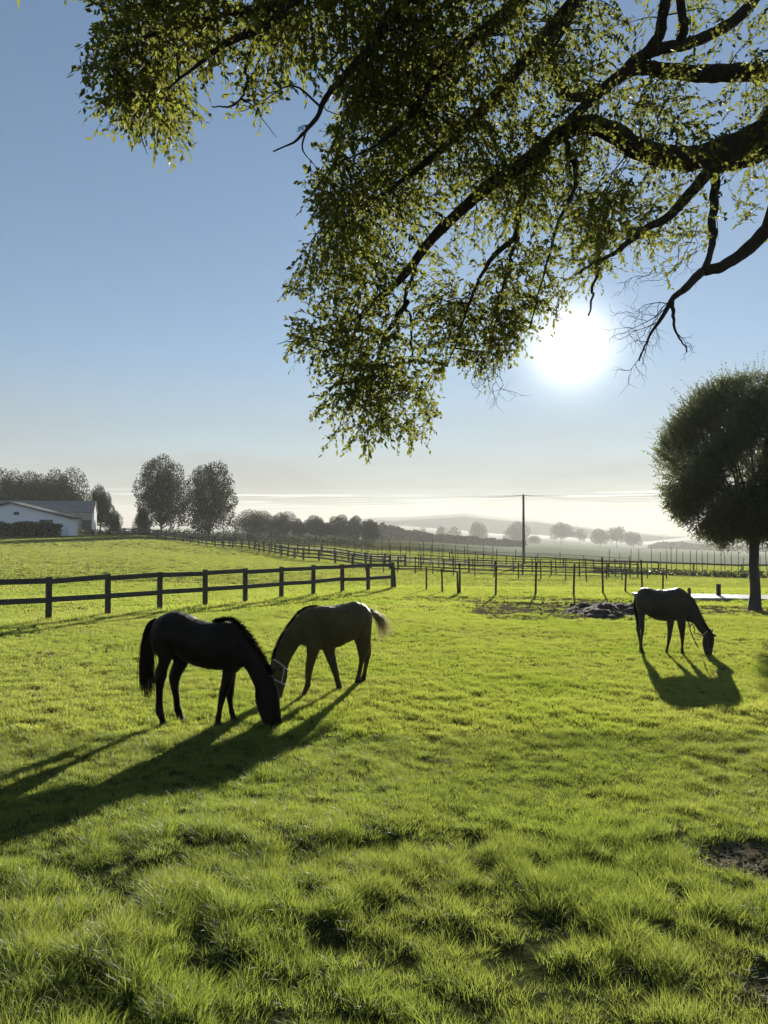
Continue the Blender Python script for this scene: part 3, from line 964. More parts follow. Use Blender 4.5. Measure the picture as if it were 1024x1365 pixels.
tf = np.concatenate([tf, blf]); tv = np.concatenate([tv, np.concatenate(bl.v) + OO])
raw_mesh('twigs', tv - OO, tf, M['bark'], oak)
print('oak sprays', len(start), 'leaves', len(lf) // 2)

# ------------------------------------------------------------------ the round tree on the right
rt_p = gpt(1005, 25.0)
rt = empty('round_tree', rt_p)
tag(rt, 'dense round crowned tree on a bare trunk beside the grazing horse with a rope', 'tree')
m = MB()
m.tube(catmull([(0, 0, -0.2), (0, 0, 0.12), (0.02, 0, 0.7), (-0.02, 0, 1.4), (0.0, 0, 2.05), (0.0, 0, 2.7), (0.05, 0, 4.0)], 5),
       np.interp(np.arange(31), [0, 5, 9, 20, 25, 30], [0.36, 0.21, 0.165, 0.15, 0.16, 0.05]), 12, jitter=0.07)
m.build('trunk', M['pale_bark'], rt, smooth=True)
RC = np.array([0.0, 0.0, 4.62]); RR = np.array([3.05, 3.0, 2.98])
for k in range(13):
    a = k * 2.4 + 0.3; el = 0.35 + 0.9 * rng.random()
    e = RC + RR * 0.72 * np.array([math.cos(a) * math.cos(el), math.sin(a) * math.cos(el), math.sin(el) * 0.8 - 0.1])
    s0 = np.array([0, 0, 1.95 + 0.5 * rng.random()])
    mid = s0 * 0.5 + e * 0.5 + np.array([0, 0, -0.25]) + rng.normal(size=3) * 0.12
    mm = MB(); c = catmull([s0, s0 * 0.75 + e * 0.25 + (0, 0, 0.05), mid, e], 5)
    mm.tube(c, np.linspace(0.10, 0.02, len(c)), 7, jitter=0.1)
    mm.build('limb', M['far_bark'], rt, smooth=True)
n = 38000
d = rng.normal(size=(n, 3)); d /= np.linalg.norm(d, axis=1, keepdims=True)
rad = 0.30 + 0.70 * rng.random(n) ** 0.42
lump = 0.89 + 0.21 * fbm(d[:, 0] * 2.6 + 5, d[:, 1] * 2.6 + d[:, 2] * 2.2, 15, 3)
flat = np.where(d[:, 2] < 0, 0.86, 1.0)
pos = RC + RR * d * (rad * lump)[:, None] * np.stack([np.ones(n), np.ones(n), flat], 1)
gap = fbm(pos[:, 0] * 1.5, pos[:, 2] * 1.5 + pos[:, 1] * 0.7, 23, 2)
ok = (gap > 0.335) & (pos[:, 2] > 1.65) & ~((np.hypot(pos[:, 0], pos[:, 1]) < 0.9) & (pos[:, 2] < 2.6))
pos, d, rad = pos[ok], d[ok], rad[ok]
dd = d * 0.8 + rng.normal(size=d.shape) * 0.5
dd[:, 2] += 0.55 * (d[:, 2] > -0.1)
ln = 0.24 + 0.20 * rng.random(len(pos)) + 0.40 * (rng.random(len(pos)) > 0.93) * (d[:, 2] > 0)
lv, lf, lr, tv, tf = sprays(pos, dd, ln, 9, 0.075, 0.021, -0.05, 0.004, -0.2)
raw_mesh('crown', lv, lf, M['leaf_round'], rt, {'rnd': lr})
raw_mesh('twigs', tv, tf, M['far_bark'], rt)


# ------------------------------------------------------------------ far trees
def far_tree_parts(seed, lobes, nleaf, leaf, trunk_h, trunk_r, sparse=0.0, col_w=1.0):
    """unit tree: height 1, crown about 1 wide; returns trunk MB, crown arrays"""
    r = np.random.default_rng(seed)
    tm = MB()
    tm.tube(catmull([(0, 0, -0.04), (0.004, 0, 0.1), (0.01 * r.normal(), 0, trunk_h), (0.01 * r.normal(), 0.01, 0.75)], 4), np.linspace(trunk_r, trunk_r * 0.25, 13), 7, jitter=0.1)
    P, D = [], []
    wts = np.array([l[3] ** 2 for l in lobes]); wts = wts / wts.sum()
    for (cx, cy, cz, rr), wt in zip(lobes, wts):
        k = int(nleaf * wt)
        d_ = r.normal(size=(k, 3)); d_ /= np.linalg.norm(d_, axis=1, keepdims=True)
        ra = 0.28 + 0.74 * r.random(k) ** 0.42
        lump = 0.82 + 0.36 * fbm(d_[:, 0] * 3 + cx * 9, d_[:, 1] * 3 + d_[:, 2] * 3, seed, 3)
        p = np.array([cx, cy, cz]) + d_ * (ra * lump * rr)[:, None] * np.array([col_w, col_w, 1.0])
        g = fbm(p[:, 0] * 9, p[:, 2] * 9 + p[:, 1] * 5, seed + 3, 2)
        keep = g > 0.30 + sparse
        P.append(p[keep]); D.append((d_ * 0.7 + r.normal(size=d_.shape) * 0.6)[keep])
        s0 = np.array([0, 0, min(trunk_h * (0.75 + 0.5 * r.random()), cz * 0.9)])
        c = catmull([s0, s0 * 0.5 + np.array([cx, cy, cz]) * 0.5 + np.array([0, 0, -0.02]), [cx, cy, cz]], 4)
        tm.tube(c, np.linspace(trunk_r * 0.5, trunk_r * 0.12, len(c)), 5)
    P = np.concatenate(P); D = np.concatenate(D)
    n_ = len(P)
    lv_, lf_, lr_ = leaves_mesh(P, D, leaf * (0.6 + 0.8 * r.random(n_)), leaf * 0.32 * (0.6 + 0.8 * r.random(n_)), r.random(n_))
    return tm, (lv_, lf_, lr_)


def lobes_round(r, n, spread, z0, z1, rad):
    out = [(0, 0, (z0 + z1) / 2, rad * 1.25)]
    for k in range(n):
        a = k * 2.399; q = (k + 0.5) / n
        z = z0 + (z1 - z0) * q
        wdt = spread * math.sin(math.pi * min(0.95, 0.25 + 0.68 * q)) ** 0.7
        out.append((math.cos(a) * wdt, math.sin(a) * wdt, z, rad * (0.75 + 0.5 * r.random())))
    return out


KINDS = {}
rr_ = np.random.default_rng(3)
specs = {
    'dense': (lobes_round(rr_, 12, 0.26, 0.26, 0.80, 0.20), 22000, 0.025, 0.2, 0.024, -0.05, 1.0),
    'tall': ([(0, 0, .5, .2)] + [(math.cos(k * 2.4) * (0.25 * math.sqrt(1 - (1.5 * q_ - 0.58) ** 2) + 0.01), math.sin(k * 2.4) * (0.25 * math.sqrt(1 - (1.5 * q_ - 0.58) ** 2) + 0.01), 0.24 + 0.60 * q_, 0.13 + 0.07 * rr_.random()) for k, q_ in enumerate(np.linspace(0, 1, 16))], 24000, 0.022, 0.13, 0.022, -0.02, 1.0),
    'spreading': (lobes_round(rr_, 10, 0.32, 0.36, 0.78, 0.19), 5200, 0.045, 0.25, 0.026, 0.04, 1.15),
    'airy': (lobes_round(rr_, 9, 0.25, 0.38, 0.86, 0.14), 1900, 0.052, 0.35, 0.016, 0.08, 1.0),
    'bushy': (lobes_round(rr_, 9, 0.34, 0.18, 0.66, 0.25), 22000, 0.026, 0.10, 0.03, -0.1, 1.1),
}


def far_tree(kind, px, top_y, base_y, Y, wpx, name, label, group, rz=0.0):
    p = gpt(px, Y)
    h = (base_y - top_y) / F * Y
    # root stands on the terrain; height runs up to the photographed top
    h = CAMZ - (top_y - HOR) / F * Y - p.z
    sx_ = wpx / F * Y
    if kind not in KINDS:
        lob, nl, lf_, th, tr_, sp2, cw = specs[kind]
        tm, (a, b, c) = far_tree_parts(hash(kind) % 1000 if False else list(specs).index(kind) * 13 + 5, lob, nl, lf_, th, tr_, sp2, cw)
        root = empty(name, p)
        t_ = tm.build('trunk', M['far_bark'], root, smooth=True)
        c_ = raw_mesh('crown', a, b, M['leaf_far'], root, {'rnd': c})
        ext = max(a[:, 0].max() - a[:, 0].min(), a[:, 1].max() - a[:, 1].min()) * 0.94
        zt = np.percentile(a[:, 2], 99.7)
        KINDS[kind] = (root, t_, c_, ext, zt)
    else:
        r0, t0, c0, ext, zt = KINDS[kind]
        root = empty(name, p)
        for q in (t0, c0):
            cc = q.copy(); col.objects.link(cc); cc.parent = root
    ext, zt = KINDS[kind][3], KINDS[kind][4]
    root.location = p
    root.rotation_euler = (0, 0, rz)
    root.scale = (sx_ / ext, sx_ / ext, h / zt)
    tag(root, label, 'tree', group)
    return root


G1, G2, G3 = 'trees around the barns', 'trees of the middle tree line', 'lone trees on the hazy far field'
far_tree('bushy', 8, 628, 712, 158, 62, 'farm_tree', 'dark bushy tree behind the barns, cut by the left edge', G1, 0.3)
far_tree('dense', 44, 631, 712, 152, 62, 'farm_tree', 'dark dense tree rising over the middle of the long grey barn roof', G1, 1.2)
far_tree('bushy', 82, 626, 712, 160, 70, 'farm_tree', 'tallest and broadest dark tree behind the right end of the long barn', G1, 2.6)
far_tree('dense', 134, 649, 710, 146, 40, 'farm_tree', 'dark rounded tree just past the right end wall of the long barn', G1, 3.3)
far_tree('bushy', 152, 681, 710, 142, 22, 'farm_tree', 'low bushy tree between the barn end tree and the tall pair', G1, 0.7)
far_tree('tall', 215, 610, 708, 142, 70, 'field_tree', 'left one of the tall pair of trees beyond the left field, taller and narrower', 'tall pair of trees beyond the left field', 0.4)
far_tree('tall', 279, 618, 709, 138, 76, 'field_tree', 'right one of the tall pair of trees beyond the left field, fuller at its base', 'tall pair of trees beyond the left field', 2.2)
far_tree('bushy', 190, 678, 708, 144, 24, 'field_bush', 'small bush at the left foot of the tall tree pair', 'tall pair of trees beyond the left field', 1.0)
far_tree('bushy', 340, 681, 720, 205, 62, 'hedgerow_tree', 'broad low tree at the left end of the tree line, nearest to the tall pair', G2, 0.1)
far_tree('bushy', 376, 683, 720, 212, 44, 'hedgerow_tree', 'bushy tree merging with the broad low tree at the tree line left end', G2, 1.7)
far_tree('dense', 399, 692, 721, 218, 22, 'hedgerow_tree', 'small narrow tree in the dip between two bigger tree line crowns', G2, 2.9)
far_tree('dense', 419, 688, 722, 215, 36, 'hedgerow_tree', 'rounded tree in the middle of the tree line', G2, 0.6)
far_tree('tall', 452, 687, 722, 220, 34, 'hedgerow_tree', 'taller pointed tree right of the middle of the tree line', G2, 1.1)
far_tree('spreading', 435, 697, 722, 222, 30, 'hedgerow_tree', 'low spreading tree between the rounded and the pointed tree line trees', G2, 2.0)
far_tree('tall', 473, 688, 723, 224, 24, 'hedgerow_tree', 'narrow tree with a pointed top beside the pointed tree line tree', G2, 2.5)
far_tree('dense', 494, 693, 724, 212, 30, 'hedgerow_tree', 'last dark rounded tree at the right end of the tree line', G2, 3.0)
far_tree('airy', 540, 707, 722, 840, 18, 'far_tree', 'tiny pale tree above the long hedge right of the tree line', G3, 0.2)
far_tree('airy', 563, 703, 722, 882, 12, 'far_tree', 'slim pale tree standing above the long hedge', G3, 1.5)
far_tree('tall', 588, 702, 722, 903, 15, 'far_tree', 'narrow pale tree touching its wider right neighbour on the far field', G3, 2.4)
far_tree('airy', 604, 702, 722, 903, 22, 'far_tree', 'open pale tree touching its narrow left neighbour on the far field', G3, 0.9)
far_tree('dense', 638, 696, 723, 882, 26, 'far_tree', 'full rounded pale tree alone left of the utility pole', G3, 1.9)
far_tree('bushy', 689, 696, 726, 903, 34, 'far_tree', 'wide pale tree partly behind the utility pole', G3, 0.5)
far_tree('bushy', 712, 714, 727, 892, 18, 'far_tree', 'low pale bush just right of the utility pole foot', G3, 2.8)
far_tree('spreading', 748, 697, 728, 924, 34, 'far_tree', 'leaning spreading pale tree with a gap in its crown, first right of the pole', G3, 1.0)
far_tree('airy', 772, 705, 729, 924, 20, 'far_tree', 'thin open tree between the spreading tree and the group of three', G3, 0.4)
far_tree('dense', 800, 705, 730, 945, 26, 'far_tree', 'left one of three pale trees close together on the far field', G3, 2.1)
far_tree('spreading', 822, 702, 730, 945, 28, 'far_tree', 'middle and tallest of three pale trees close together', G3, 3.0)
far_tree('dense', 844, 709, 731, 945, 24, 'far_tree', 'right one of three pale trees close together, nearest the round tree', G3, 1.3)


def leafy_strip(name, pts, leaf, per_m, depth, label, cat, kind=None, mat='leaf_far', seed=1):
    """pts: (photo x, top y, depth Y): a hedge or wood edge along the line"""
    r = np.random.default_rng(seed)
    P3 = []
    for (px, ty, Y) in pts:
        g = gpt(px, Y)
        P3.append((g.x, g.y, g.z, CAMZ - (ty - HOR) / F * Y))
    P3 = np.array(P3)
    seg = np.r_[0, np.cumsum(np.linalg.norm(np.diff(P3[:, :2], axis=0), axis=1))]
    n = int(seg[-1] * per_m)
    s = r.random(n) * seg[-1]
    X = np.interp(s, seg, P3[:, 0]); Y = np.interp(s, seg, P3[:, 1]) + (r.random(n) - 0.5) * depth
    z0 = ground(X, Y); z1 = np.interp(s, seg, P3[:, 3])
    hgt = np.maximum(z1 - z0, 0.5)
    lump = 0.72 + 0.4 * fbm(s / (hgt.mean() * 0.9 + 0.2), s * 0, seed, 3)
    q = r.random(n) ** 0.8
    Z = z0 + hgt * lump * q
    dd_ = r.normal(size=(n, 3)); dd_[:, 2] += 0.4
    lv_, lf_, lr_ = leaves_mesh(np.stack([X, Y, Z], 1), dd_, leaf * (0.6 + 0.8 * r.random(n)), leaf * 0.34 * (0.6 + 0.8 * r.random(n)), r.random(n))
    org = np.array([P3[:, 0].mean(), P3[:, 1].mean(), P3[:, 2].mean()])
    o = raw_mesh(name, lv_ - org, lf_, M[mat], None, {'rnd': lr_})
    o.location = org
    tag(o, label, cat, kind=kind)
    return o


leafy_strip('long_hedge', [(486, 694, 360), (512, 698, 380), (540, 705, 400), (580, 713, 430), (640, 717, 470), (700, 722, 500)], 1.5, 60, 8, 'long dark hedge sloping down right from the tree line', 'hedge', seed=3)
leafy_strip('far_wood', [(866, 728, 900), (884, 722, 900), (905, 722, 905), (930, 726, 910), (1000, 729, 910), (1060, 728, 910)], 2.6, 40, 16, 'low dark wood on the far field behind the round tree', 'woodland', kind='stuff', seed=5)
leafy_strip('farm_hedge', [(-60, 696, 113), (0, 696, 113), (30, 697, 113), (60, 696, 113), (78, 699, 113), (80, 700, 113)], 0.32, 520, 2.0, 'dark clipped hedge in front of the white gabled barn', 'hedge', mat='leaf_hedge', seed=7)
leafy_strip('paddock_hedge', [(-60, 706, 128), (122, 707, 128), (150, 706, 131), (200, 705, 136), (240, 706, 134), (320, 708, 150)], 0.35, 60, 2.5, 'low scrubby growth running from the barn end along the far rails', 'hedge', mat='leaf_hedge', seed=9)
leafy_strip('rough_bank', [(790, 757, 72), (850, 764, 70), (900, 767, 68), (960, 769, 66), (1060, 770, 64)], 0.30, 90, 3.0, 'rough weedy bank of pale scrub left and right of the round trunk', 'scrub', kind='stuff', mat='leaf_hedge', seed=11)
leafy_strip('orchard_rows', [(330, 711, 190), (380, 713, 185), (440, 716, 178), (500, 721, 170)], 0.5, 70, 5, 'low dark rows of young planting below the middle tree line', 'planting', kind='stuff', mat='leaf_hedge', seed=12)

# ------------------------------------------------------------------ barns
bp = gpt(20, 130)
gzl = bp.z


def pxX(px, Y): return (px - CX) / F * Y
def pyZ(py, Y): return CAMZ - (py - HOR) / F * Y


barn = empty('long_barn', (pxX(40, 132), 132, gzl)); ob = np.array(barn.location)
tag(barn, 'long low barn with a plain grey roof and weathered grey wall', 'barn')
xl, xr = pxX(-90, 132), pxX(119, 132)
barn.rotation_euler = (0, 0, R(15))
ze, zr = pyZ(681.5, 132), pyZ(667, 134.5)
m = MB()
m.box(np.array([(xl + xr) / 2, 135, (gzl + ze) / 2 - 0.15]) - ob, (xr - xl, 6.0, ze - gzl + 0.3)); 
m.add(np.array([[xr - 0.02, 132, ze], [xr - 0.02, 138, ze], [xr - 0.02, 135, zr - 0.1], [xl + .02, 132, ze], [xl + .02, 138, ze], [xl + .02, 135, zr - .1]]) - ob, [(0, 1, 2), (5, 4, 3), (0, 2, 5, 3), (1, 4, 5, 2)])
m.build('wall', M['grey_wall'], barn)
m = MB()
e = 0.15
pts = np.array([[xl - e, 131.6, ze - 0.08], [xr + e, 131.6, ze - 0.08], [xr + e, 135, zr], [xl - e, 135, zr], [xl - e, 138.4, ze - 0.08], [xr + e, 138.4, ze - 0.08]])
low = pts - np.array([0, 0, 0.14])
m.add(np.concatenate([pts, low]) - ob, [(0, 1, 2, 3), (3, 2, 5, 4), (7, 6, 9, 8), (8, 9, 10, 11), (0, 6, 7, 1), (4, 5, 11, 10), (1, 7, 8, 2), (2, 8, 11, 5), (0, 3, 9, 6), (3, 4, 10, 9)])
m.build('roof', M['roof_grey'], barn)
m = MB(); m.box(np.array([xr + 0.06, 132.05, (gzl + ze) / 2]) - ob, (0.35, 0.3, ze - gzl)); m.build('sunlit_corner_strip', M['white_wall'], barn)  # white strip painted in as the sunlit sliver at the wall's end
m = MB(); m.box(np.array([pxX(110, 132), 131.93, gzl + 1.25]) - ob, (1.5, 0.1, 2.5)); dr = m.build('door', M['dark_trim'], barn)
for px in (102.5, 95):
    m = MB(); m.box(np.array([pxX(px, 132), 131.93, gzl + 2.2]) - ob, (0.55, 0.08, 1.0)); wf = m.build('window', M['dark_glass'], barn)

wb = empty('gabled_barn', (pxX(15, 118), 118, gzl)); ow = np.array(wb.location)
tag(wb, 'white gabled barn with a dark edged low roof behind the hedge', 'barn')
xa, xe1, xe0 = pxX(14, 118), pxX(92, 118), pxX(-64, 118)
za, zg = pyZ(671, 118), pyZ(690.5, 118)
dp = 3.4
m = MB()
fr = np.array([[xe0, 118, gzl - .2], [xe1, 118, gzl - .2], [xe1, 118, zg], [xa, 118, za], [xe0, 118, zg]])
bk = fr + np.array([0, dp, 0])
m.add(np.concatenate([fr, bk]) - ow, [(0, 1, 2, 3, 4), (9, 8, 7, 6, 5), (1, 6, 7, 2), (5, 0, 4, 9), (0, 5, 6, 1)])
m.build('wall', M['white_wall'], wb)
m = MB()
th = np.array([0, 0, 0.22])
rp = np.array([[xe0 - .5, 117.5, zg - 0.12], [xa, 117.5, za + 0.03], [xe1 + .5, 117.5, zg - 0.12]])
rb = rp + np.array([0, dp + 1, 0])
vv = np.concatenate([rp, rb, rp + th, rb + th])
m.add(vv - ow, [(0, 1, 4, 3), (1, 2, 5, 4), (6, 9, 10, 7), (7, 10, 11, 8), (0, 6, 7, 1), (1, 7, 8, 2), (3, 4, 10, 9), (4, 5, 11, 10), (0, 3, 9, 6), (2, 8, 11, 5)])
m.build('roof', M['dark_trim'], wb)
m = MB(); m.box(np.array([pxX(22, 118), 117.95, zg + 0.75]) - ow, (0.8, 0.1, 0.45)); m.build('vent', M['dark_trim'], wb)
m = MB(); m.box(np.array([pxX(62, 118), 117.95, gzl + 1.6]) - ow, (2.0, 0.12, 1.5)); m.build('window', M['dark_glass'], wb)


# ------------------------------------------------------------------ fences
def fence(name, label, line, spacing, post_h, post_s, rails, rail_s, group='paddock fences', mat='fence_wood', rail_mat=None, round_post=False, sag=0.0, jit=0.04, lean=0.02, rail_front=True, hvar=0.05):
    """line: list of world XY points; posts are set at even spacing along it, rails joined post to post"""
    P = np.array(line, float)
    seg = np.r_[0, np.cumsum(np.linalg.norm(np.diff(P, axis=0), axis=1))]
    n = max(2, int(round(seg[-1] / spacing)) + 1)
    s = np.linspace(0, seg[-1], n)
    X = np.interp(s, seg, P[:, 0]); Y = np.interp(s, seg, P[:, 1])
    X = X + (rng.random(n) - .5) * jit; Y = Y + (rng.random(n) - .5) * jit
    Z = ground(X, Y)
    root = empty(name, (X[0], Y[0], Z[0])); o0 = np.array([X[0], Y[0], Z[0]])
    tag(root, label, 'fence', group)
    tops = []
    for i in range(n):
        j = min(i + 1, n - 1); k = max(i - 1, 0)
        rz = math.atan2(Y[j] - Y[k], X[j] - X[k])
        h = post_h * (1 + hvar * rng.normal())
        m = MB()
        lx, ly = rng.normal() * lean * h, rng.normal() * lean * h
        if round_post:
            m.tube([(0, 0, -0.2), (lx * .5, ly * .5, h * .5), (lx, ly, h)], [post_s * .55, post_s * .5, post_s * .45], 7, jitter=0.1)
        else:
            m.box((0, 0, h / 2 - 0.1), (post_s, post_s, h + 0.2), rz)
            top = m.v[0][4:]; top[:, 0] += lx; top[:, 1] += ly
        o = m.build('post', M[mat], root, smooth=round_post)
        o.location = (X[i] - o0[0], Y[i] - o0[1], Z[i] - o0[2])
        tops.append((X[i], Y[i], Z[i]))
    T = np.array(tops) - o0
    d = np.array([P[-1, 1] - P[0, 1], -(P[-1, 0] - P[0, 0]), 0]); d /= np.linalg.norm(d)
    off = d * (post_s * 0.5 + rail_s[0] * 0.5 - 0.004) if rail_front else d * 0
    for rh in rails:
        m = MB()
        if rail_s[0] >= 0.03 and rail_s[1] > rail_s[0]:      # sawn board
            for i in range(n - 1):
                a, b = T[i] + off, T[i + 1] + off
                a = a + np.array([0, 0, rh + 0.028 * rng.normal()]); b = b + np.array([0, 0, rh + 0.02 * rng.normal()])
                dx, dy = b[0] - a[0], b[1] - a[1]
                L = math.hypot(dx, dy); nx, ny = -dy / L * rail_s[0] / 2, dx / L * rail_s[0] / 2
                hz = rail_s[1] / 2
                g = 0.004 * np.array([dx, dy, 0]) / L
                a = a + g; b = b - g
                v = []
                for q in (a, b):
                    for (sx2, sz2) in ((-1, -1), (1, -1), (1, 1), (-1, 1)):
                        v.append(q + np.array([nx * sx2, ny * sx2, hz * sz2]))
                m.add(v, [(0, 1, 2, 3), (7, 6, 5, 4), (0, 4, 5, 1), (1, 5, 6, 2), (2, 6, 7, 3), (3, 7, 4, 0)])
        else:
            pts = []
            for i in range(n - 1):
                for q in (0, .33, .66):
                    pts.append(T[i] * (1 - q) + T[i + 1] * q + np.array([0, 0, rh - sag * 4 * q * (1 - q)]))
            pts.append(T[-1] + np.array([0, 0, rh]))
            m.tube(np.array(pts) + off, rail_s[0] * 0.5, 5)
        m.build('rail' if rail_s[0] >= 0.03 else 'wire', M[rail_mat or mat], root)
    return root


def ln_(*p): return [((px - CX) / F * Y, Y) for (px, Y) in p]


# the near two-rail timber fence on the left
fence('rail_fence', 'nearest timber fence on the left, square posts and two heavy rails', [(-9.5 - 1.1 * 3, 21.3 - 1.59 * 3), (-9.5 + 1.1 * 9, 21.3 + 1.59 * 9)], 1.933, 1.27, 0.125, (1.16, 0.60), (0.045, 0.15), lean=0.008, hvar=0.012, jit=0.02)
fence('wire_fence', 'short run of thin posts with one pole rail continuing the near timber fence', ln_((528, 35.6), (570, 35.0), (611, 32.2)), 1.45, 1.12, 0.08, (0.98,), (0.055, 0.05), mat='post_wood', round_post=True, lean=0.05, hvar=0.1)
# single posts with slack wires running right from there, in front of the soil
fence('wire_fence', 'front row of spaced round posts with slack wires behind the bare soil', ln_((611, 32.2), (662, 31.5), (717, 31.6), (772, 31.8), (826, 33.5), (881, 36.0)), 1.78, 1.25, 0.085, (1.05, 0.7), (0.009, 0.009), mat='post_wood', rail_mat='wire', round_post=True, sag=0.06, lean=0.035, hvar=0.16, jit=0.15)
# far rails along the top of the left field
fence('rail_fence', 'long dark rail fence sloping down right along the far side of the left field', ln_((146, 131), (240, 116), (330, 100), (400, 78), (455, 73), (520, 68)), 2.6, 1.25, 0.16, (1.12, 0.72, 0.36), (0.06, 0.14), lean=0.015, hvar=0.05)
fence('rail_fence', 'second dark rail fence, just behind the long one and parallel to it', ln_((180, 140), (300, 118), (400, 92), (470, 82), (540, 76)), 3.0, 1.3, 0.15, (1.15, 0.65), (0.06, 0.12), lean=0.015)
fence('stake_fence', 'tall thin stakes with wires along the pale lane below the tree line', ln_((285, 126), (400, 108), (520, 88), (600, 80), (660, 76)), 1.75, 2.0, 0.085, (1.7, 1.1, 0.6), (0.04, 0.035), mat='post_wood', round_post=True, lean=0.025, hvar=0.14, jit=0.5)
fence('stake_fence', 'farther stakes with wires on the tree line side of the pale lane', ln_((300, 178), (420, 150), (540, 126), (660, 112)), 2.6, 2.0, 0.11, (1.6, 0.9), (0.05, 0.045), mat='post_wood', round_post=True, lean=0.025, hvar=0.14, jit=0.6)
fence('wire_fence', 'five-wire paddock fence crossing the middle right just behind the front row', ln_((470, 62), (560, 57), (640, 54), (700, 52), (770, 52), (830, 54)), 1.75, 1.3, 0.085, (1.2, 0.9, 0.6, 0.3), (0.046, 0.04), mat='post_wood', round_post=True, lean=0.04, hvar=0.15, jit=0.25)
fence('wire_fence', 'wire paddock fence running away past the foot of the utility pole', ln_((560, 74), (640, 70), (720, 66), (800, 64), (885, 56)), 2.1, 1.35, 0.09, (1.25, 0.85, 0.45), (0.055, 0.05), mat='post_wood', round_post=True, lean=0.04, hvar=0.12, jit=0.25)
fence('wire_fence', 'farthest thin wire fence right of the pale lane', ln_((540, 112), (640, 104), (740, 98), (840, 92)), 3.2, 1.5, 0.10, (1.35, 0.7), (0.05, 0.045), mat='post_wood', round_post=True, lean=0.03, hvar=0.12, jit=0.3)
fence('rail_fence', 'long single-rail fence slanting down right behind the round tree trunk', ln_((600, 100), (705, 92), (790, 84), (860, 78), (930, 72), (1060, 68)), 4.2, 1.15, 0.11, (1.08,), (0.14, 0.16), mat='post_wood', lean=0.02)
fence('rail_fence', 'low three-rail paddock fence in the middle distance, between the two wire paddock fences', ln_((530, 67), (640, 63), (750, 60), (850, 60)), 2.3, 1.2, 0.10, (1.1, 0.72, 0.36), (0.05, 0.085), mat='post_wood', lean=0.02, jit=0.12, hvar=0.1)
for i, (px, yt, yb, lab) in enumerate(((918, 781, 791, 'short square post by the pale path, between horse and round tree, the smaller'), (957, 778, 792, 'short square post by the pale path, the taller one next to the round tree'))):
    p = gpt(px, 29.6)
    m = MB(); m.box((0, 0, 0.14 + (0.07 if i else 0)), (0.10 + 0.03 * i, 0.10 + 0.03 * i, 0.42 + 0.16 * i + 0.1)); 
    m.box((0, 0, 0.40 + 0.15 * i), (0.07 + 0.03 * i, 0.07 + 0.03 * i, 0.03))
    o = m.build('path_post', M['post_wood']); o.location = p
    tag(o, lab, 'post', 'short posts by the path')
# young-orchard stakes far right
sk = np.random.default_rng(21)
m0 = None
for i, px in enumerate(np.concatenate([np.linspace(888, 1030, 19), np.linspace(812, 880, 6)])):
    px = px + sk.normal() * 1.5
    p = gpt(px, 84 + sk.random() * 14)
    if m0 is None:
        m = MB(); m.tube([(0, 0, -0.2), (0.01, 0, 1.2), (0.0, 0.01, 2.3)], [0.045, 0.04, 0.03], 6); m.tube([(0.0, 0, 1.9), (0.09, 0.02, 1.95)], 0.014, 4)
        o = m0 = m.build('orchard_stake', M['post_wood'])
    else:
        o = m0.copy(); col.objects.link(o)
    o.location = p; o.scale = (1, 1, 0.75 + 0.45 * sk.random()); o.rotation_euler = (sk.normal() * .02, sk.normal() * .02, sk.random() * 6)
    tag(o, 'thin upright stake among many on the hazy field around the round tree trunk', 'stake', 'orchard stakes on the hazy field')

# ------------------------------------------------------------------ utility pole and its wires
UP = gpt(698, 97)
pole = empty('utility_pole', UP)
tag(pole, 'tall wooden utility pole standing in the paddocks', 'utility pole')
ht = pyZ(659, 97) - UP.z
m = MB(); m.tube([(0, 0, -0.5), (0, 0, ht * .5), (0, 0, ht)], [0.19, 0.16, 0.13], 10); m.build('pole', M['pole_wood'], pole, smooth=True)
m = MB(); m.box((0, 0.16, ht - 0.35), (0.12, 0.1, 0.14)); m.box((-0.0, 0.16, ht - 0.35), (0.9, 0.09, 0.12), 1.25); m.build('crossarm', M['pole_wood'], pole)
for k, q in enumerate((-0.4, -0.14, 0.14, 0.4)):
    m = MB(); m.tube([(0, 0, 0), (0, 0, .06), (0, 0, .1), (0, 0, .16)], [.03, .05, .035, .04], 8)
    ic = m.build('insulator', M['ceramic'], pole); ic.location = (math.cos(1.25) * q, 0.16 + math.sin(1.25) * q, ht - 0.29)
pl = empty('power_line', (UP.x, UP.y, UP.z + ht))
tag(pl, 'thin overhead power wires sagging either side of the utility pole', 'power line')
opl = np.array(pl.location)
for k in range(4):
    q = (-0.4, -0.14, 0.14, 0.4)[k]
    st = np.array([UP.x + math.cos(1.25) * q, UP.y + .16 + math.sin(1.25) * q, UP.z + ht - 0.13])
    lft = at(250, 654 + k * 1.6, 190)
    rgt = at(1150, 640 + k * 3, 88)
    for e_, sg in ((lft, 0.9 + 0.35 * k), (rgt, 0.5 + 0.25 * k)):
        t = np.linspace(0, 1, 40)[:, None]
        c = st * (1 - t) + e_ * t - np.array([0, 0, 1.0]) * sg * 4 * t * (1 - t)
        m = MB(); m.tube(c - opl, 0.012, 6); m.build('wire', M['power_wire'], pl, smooth=True)

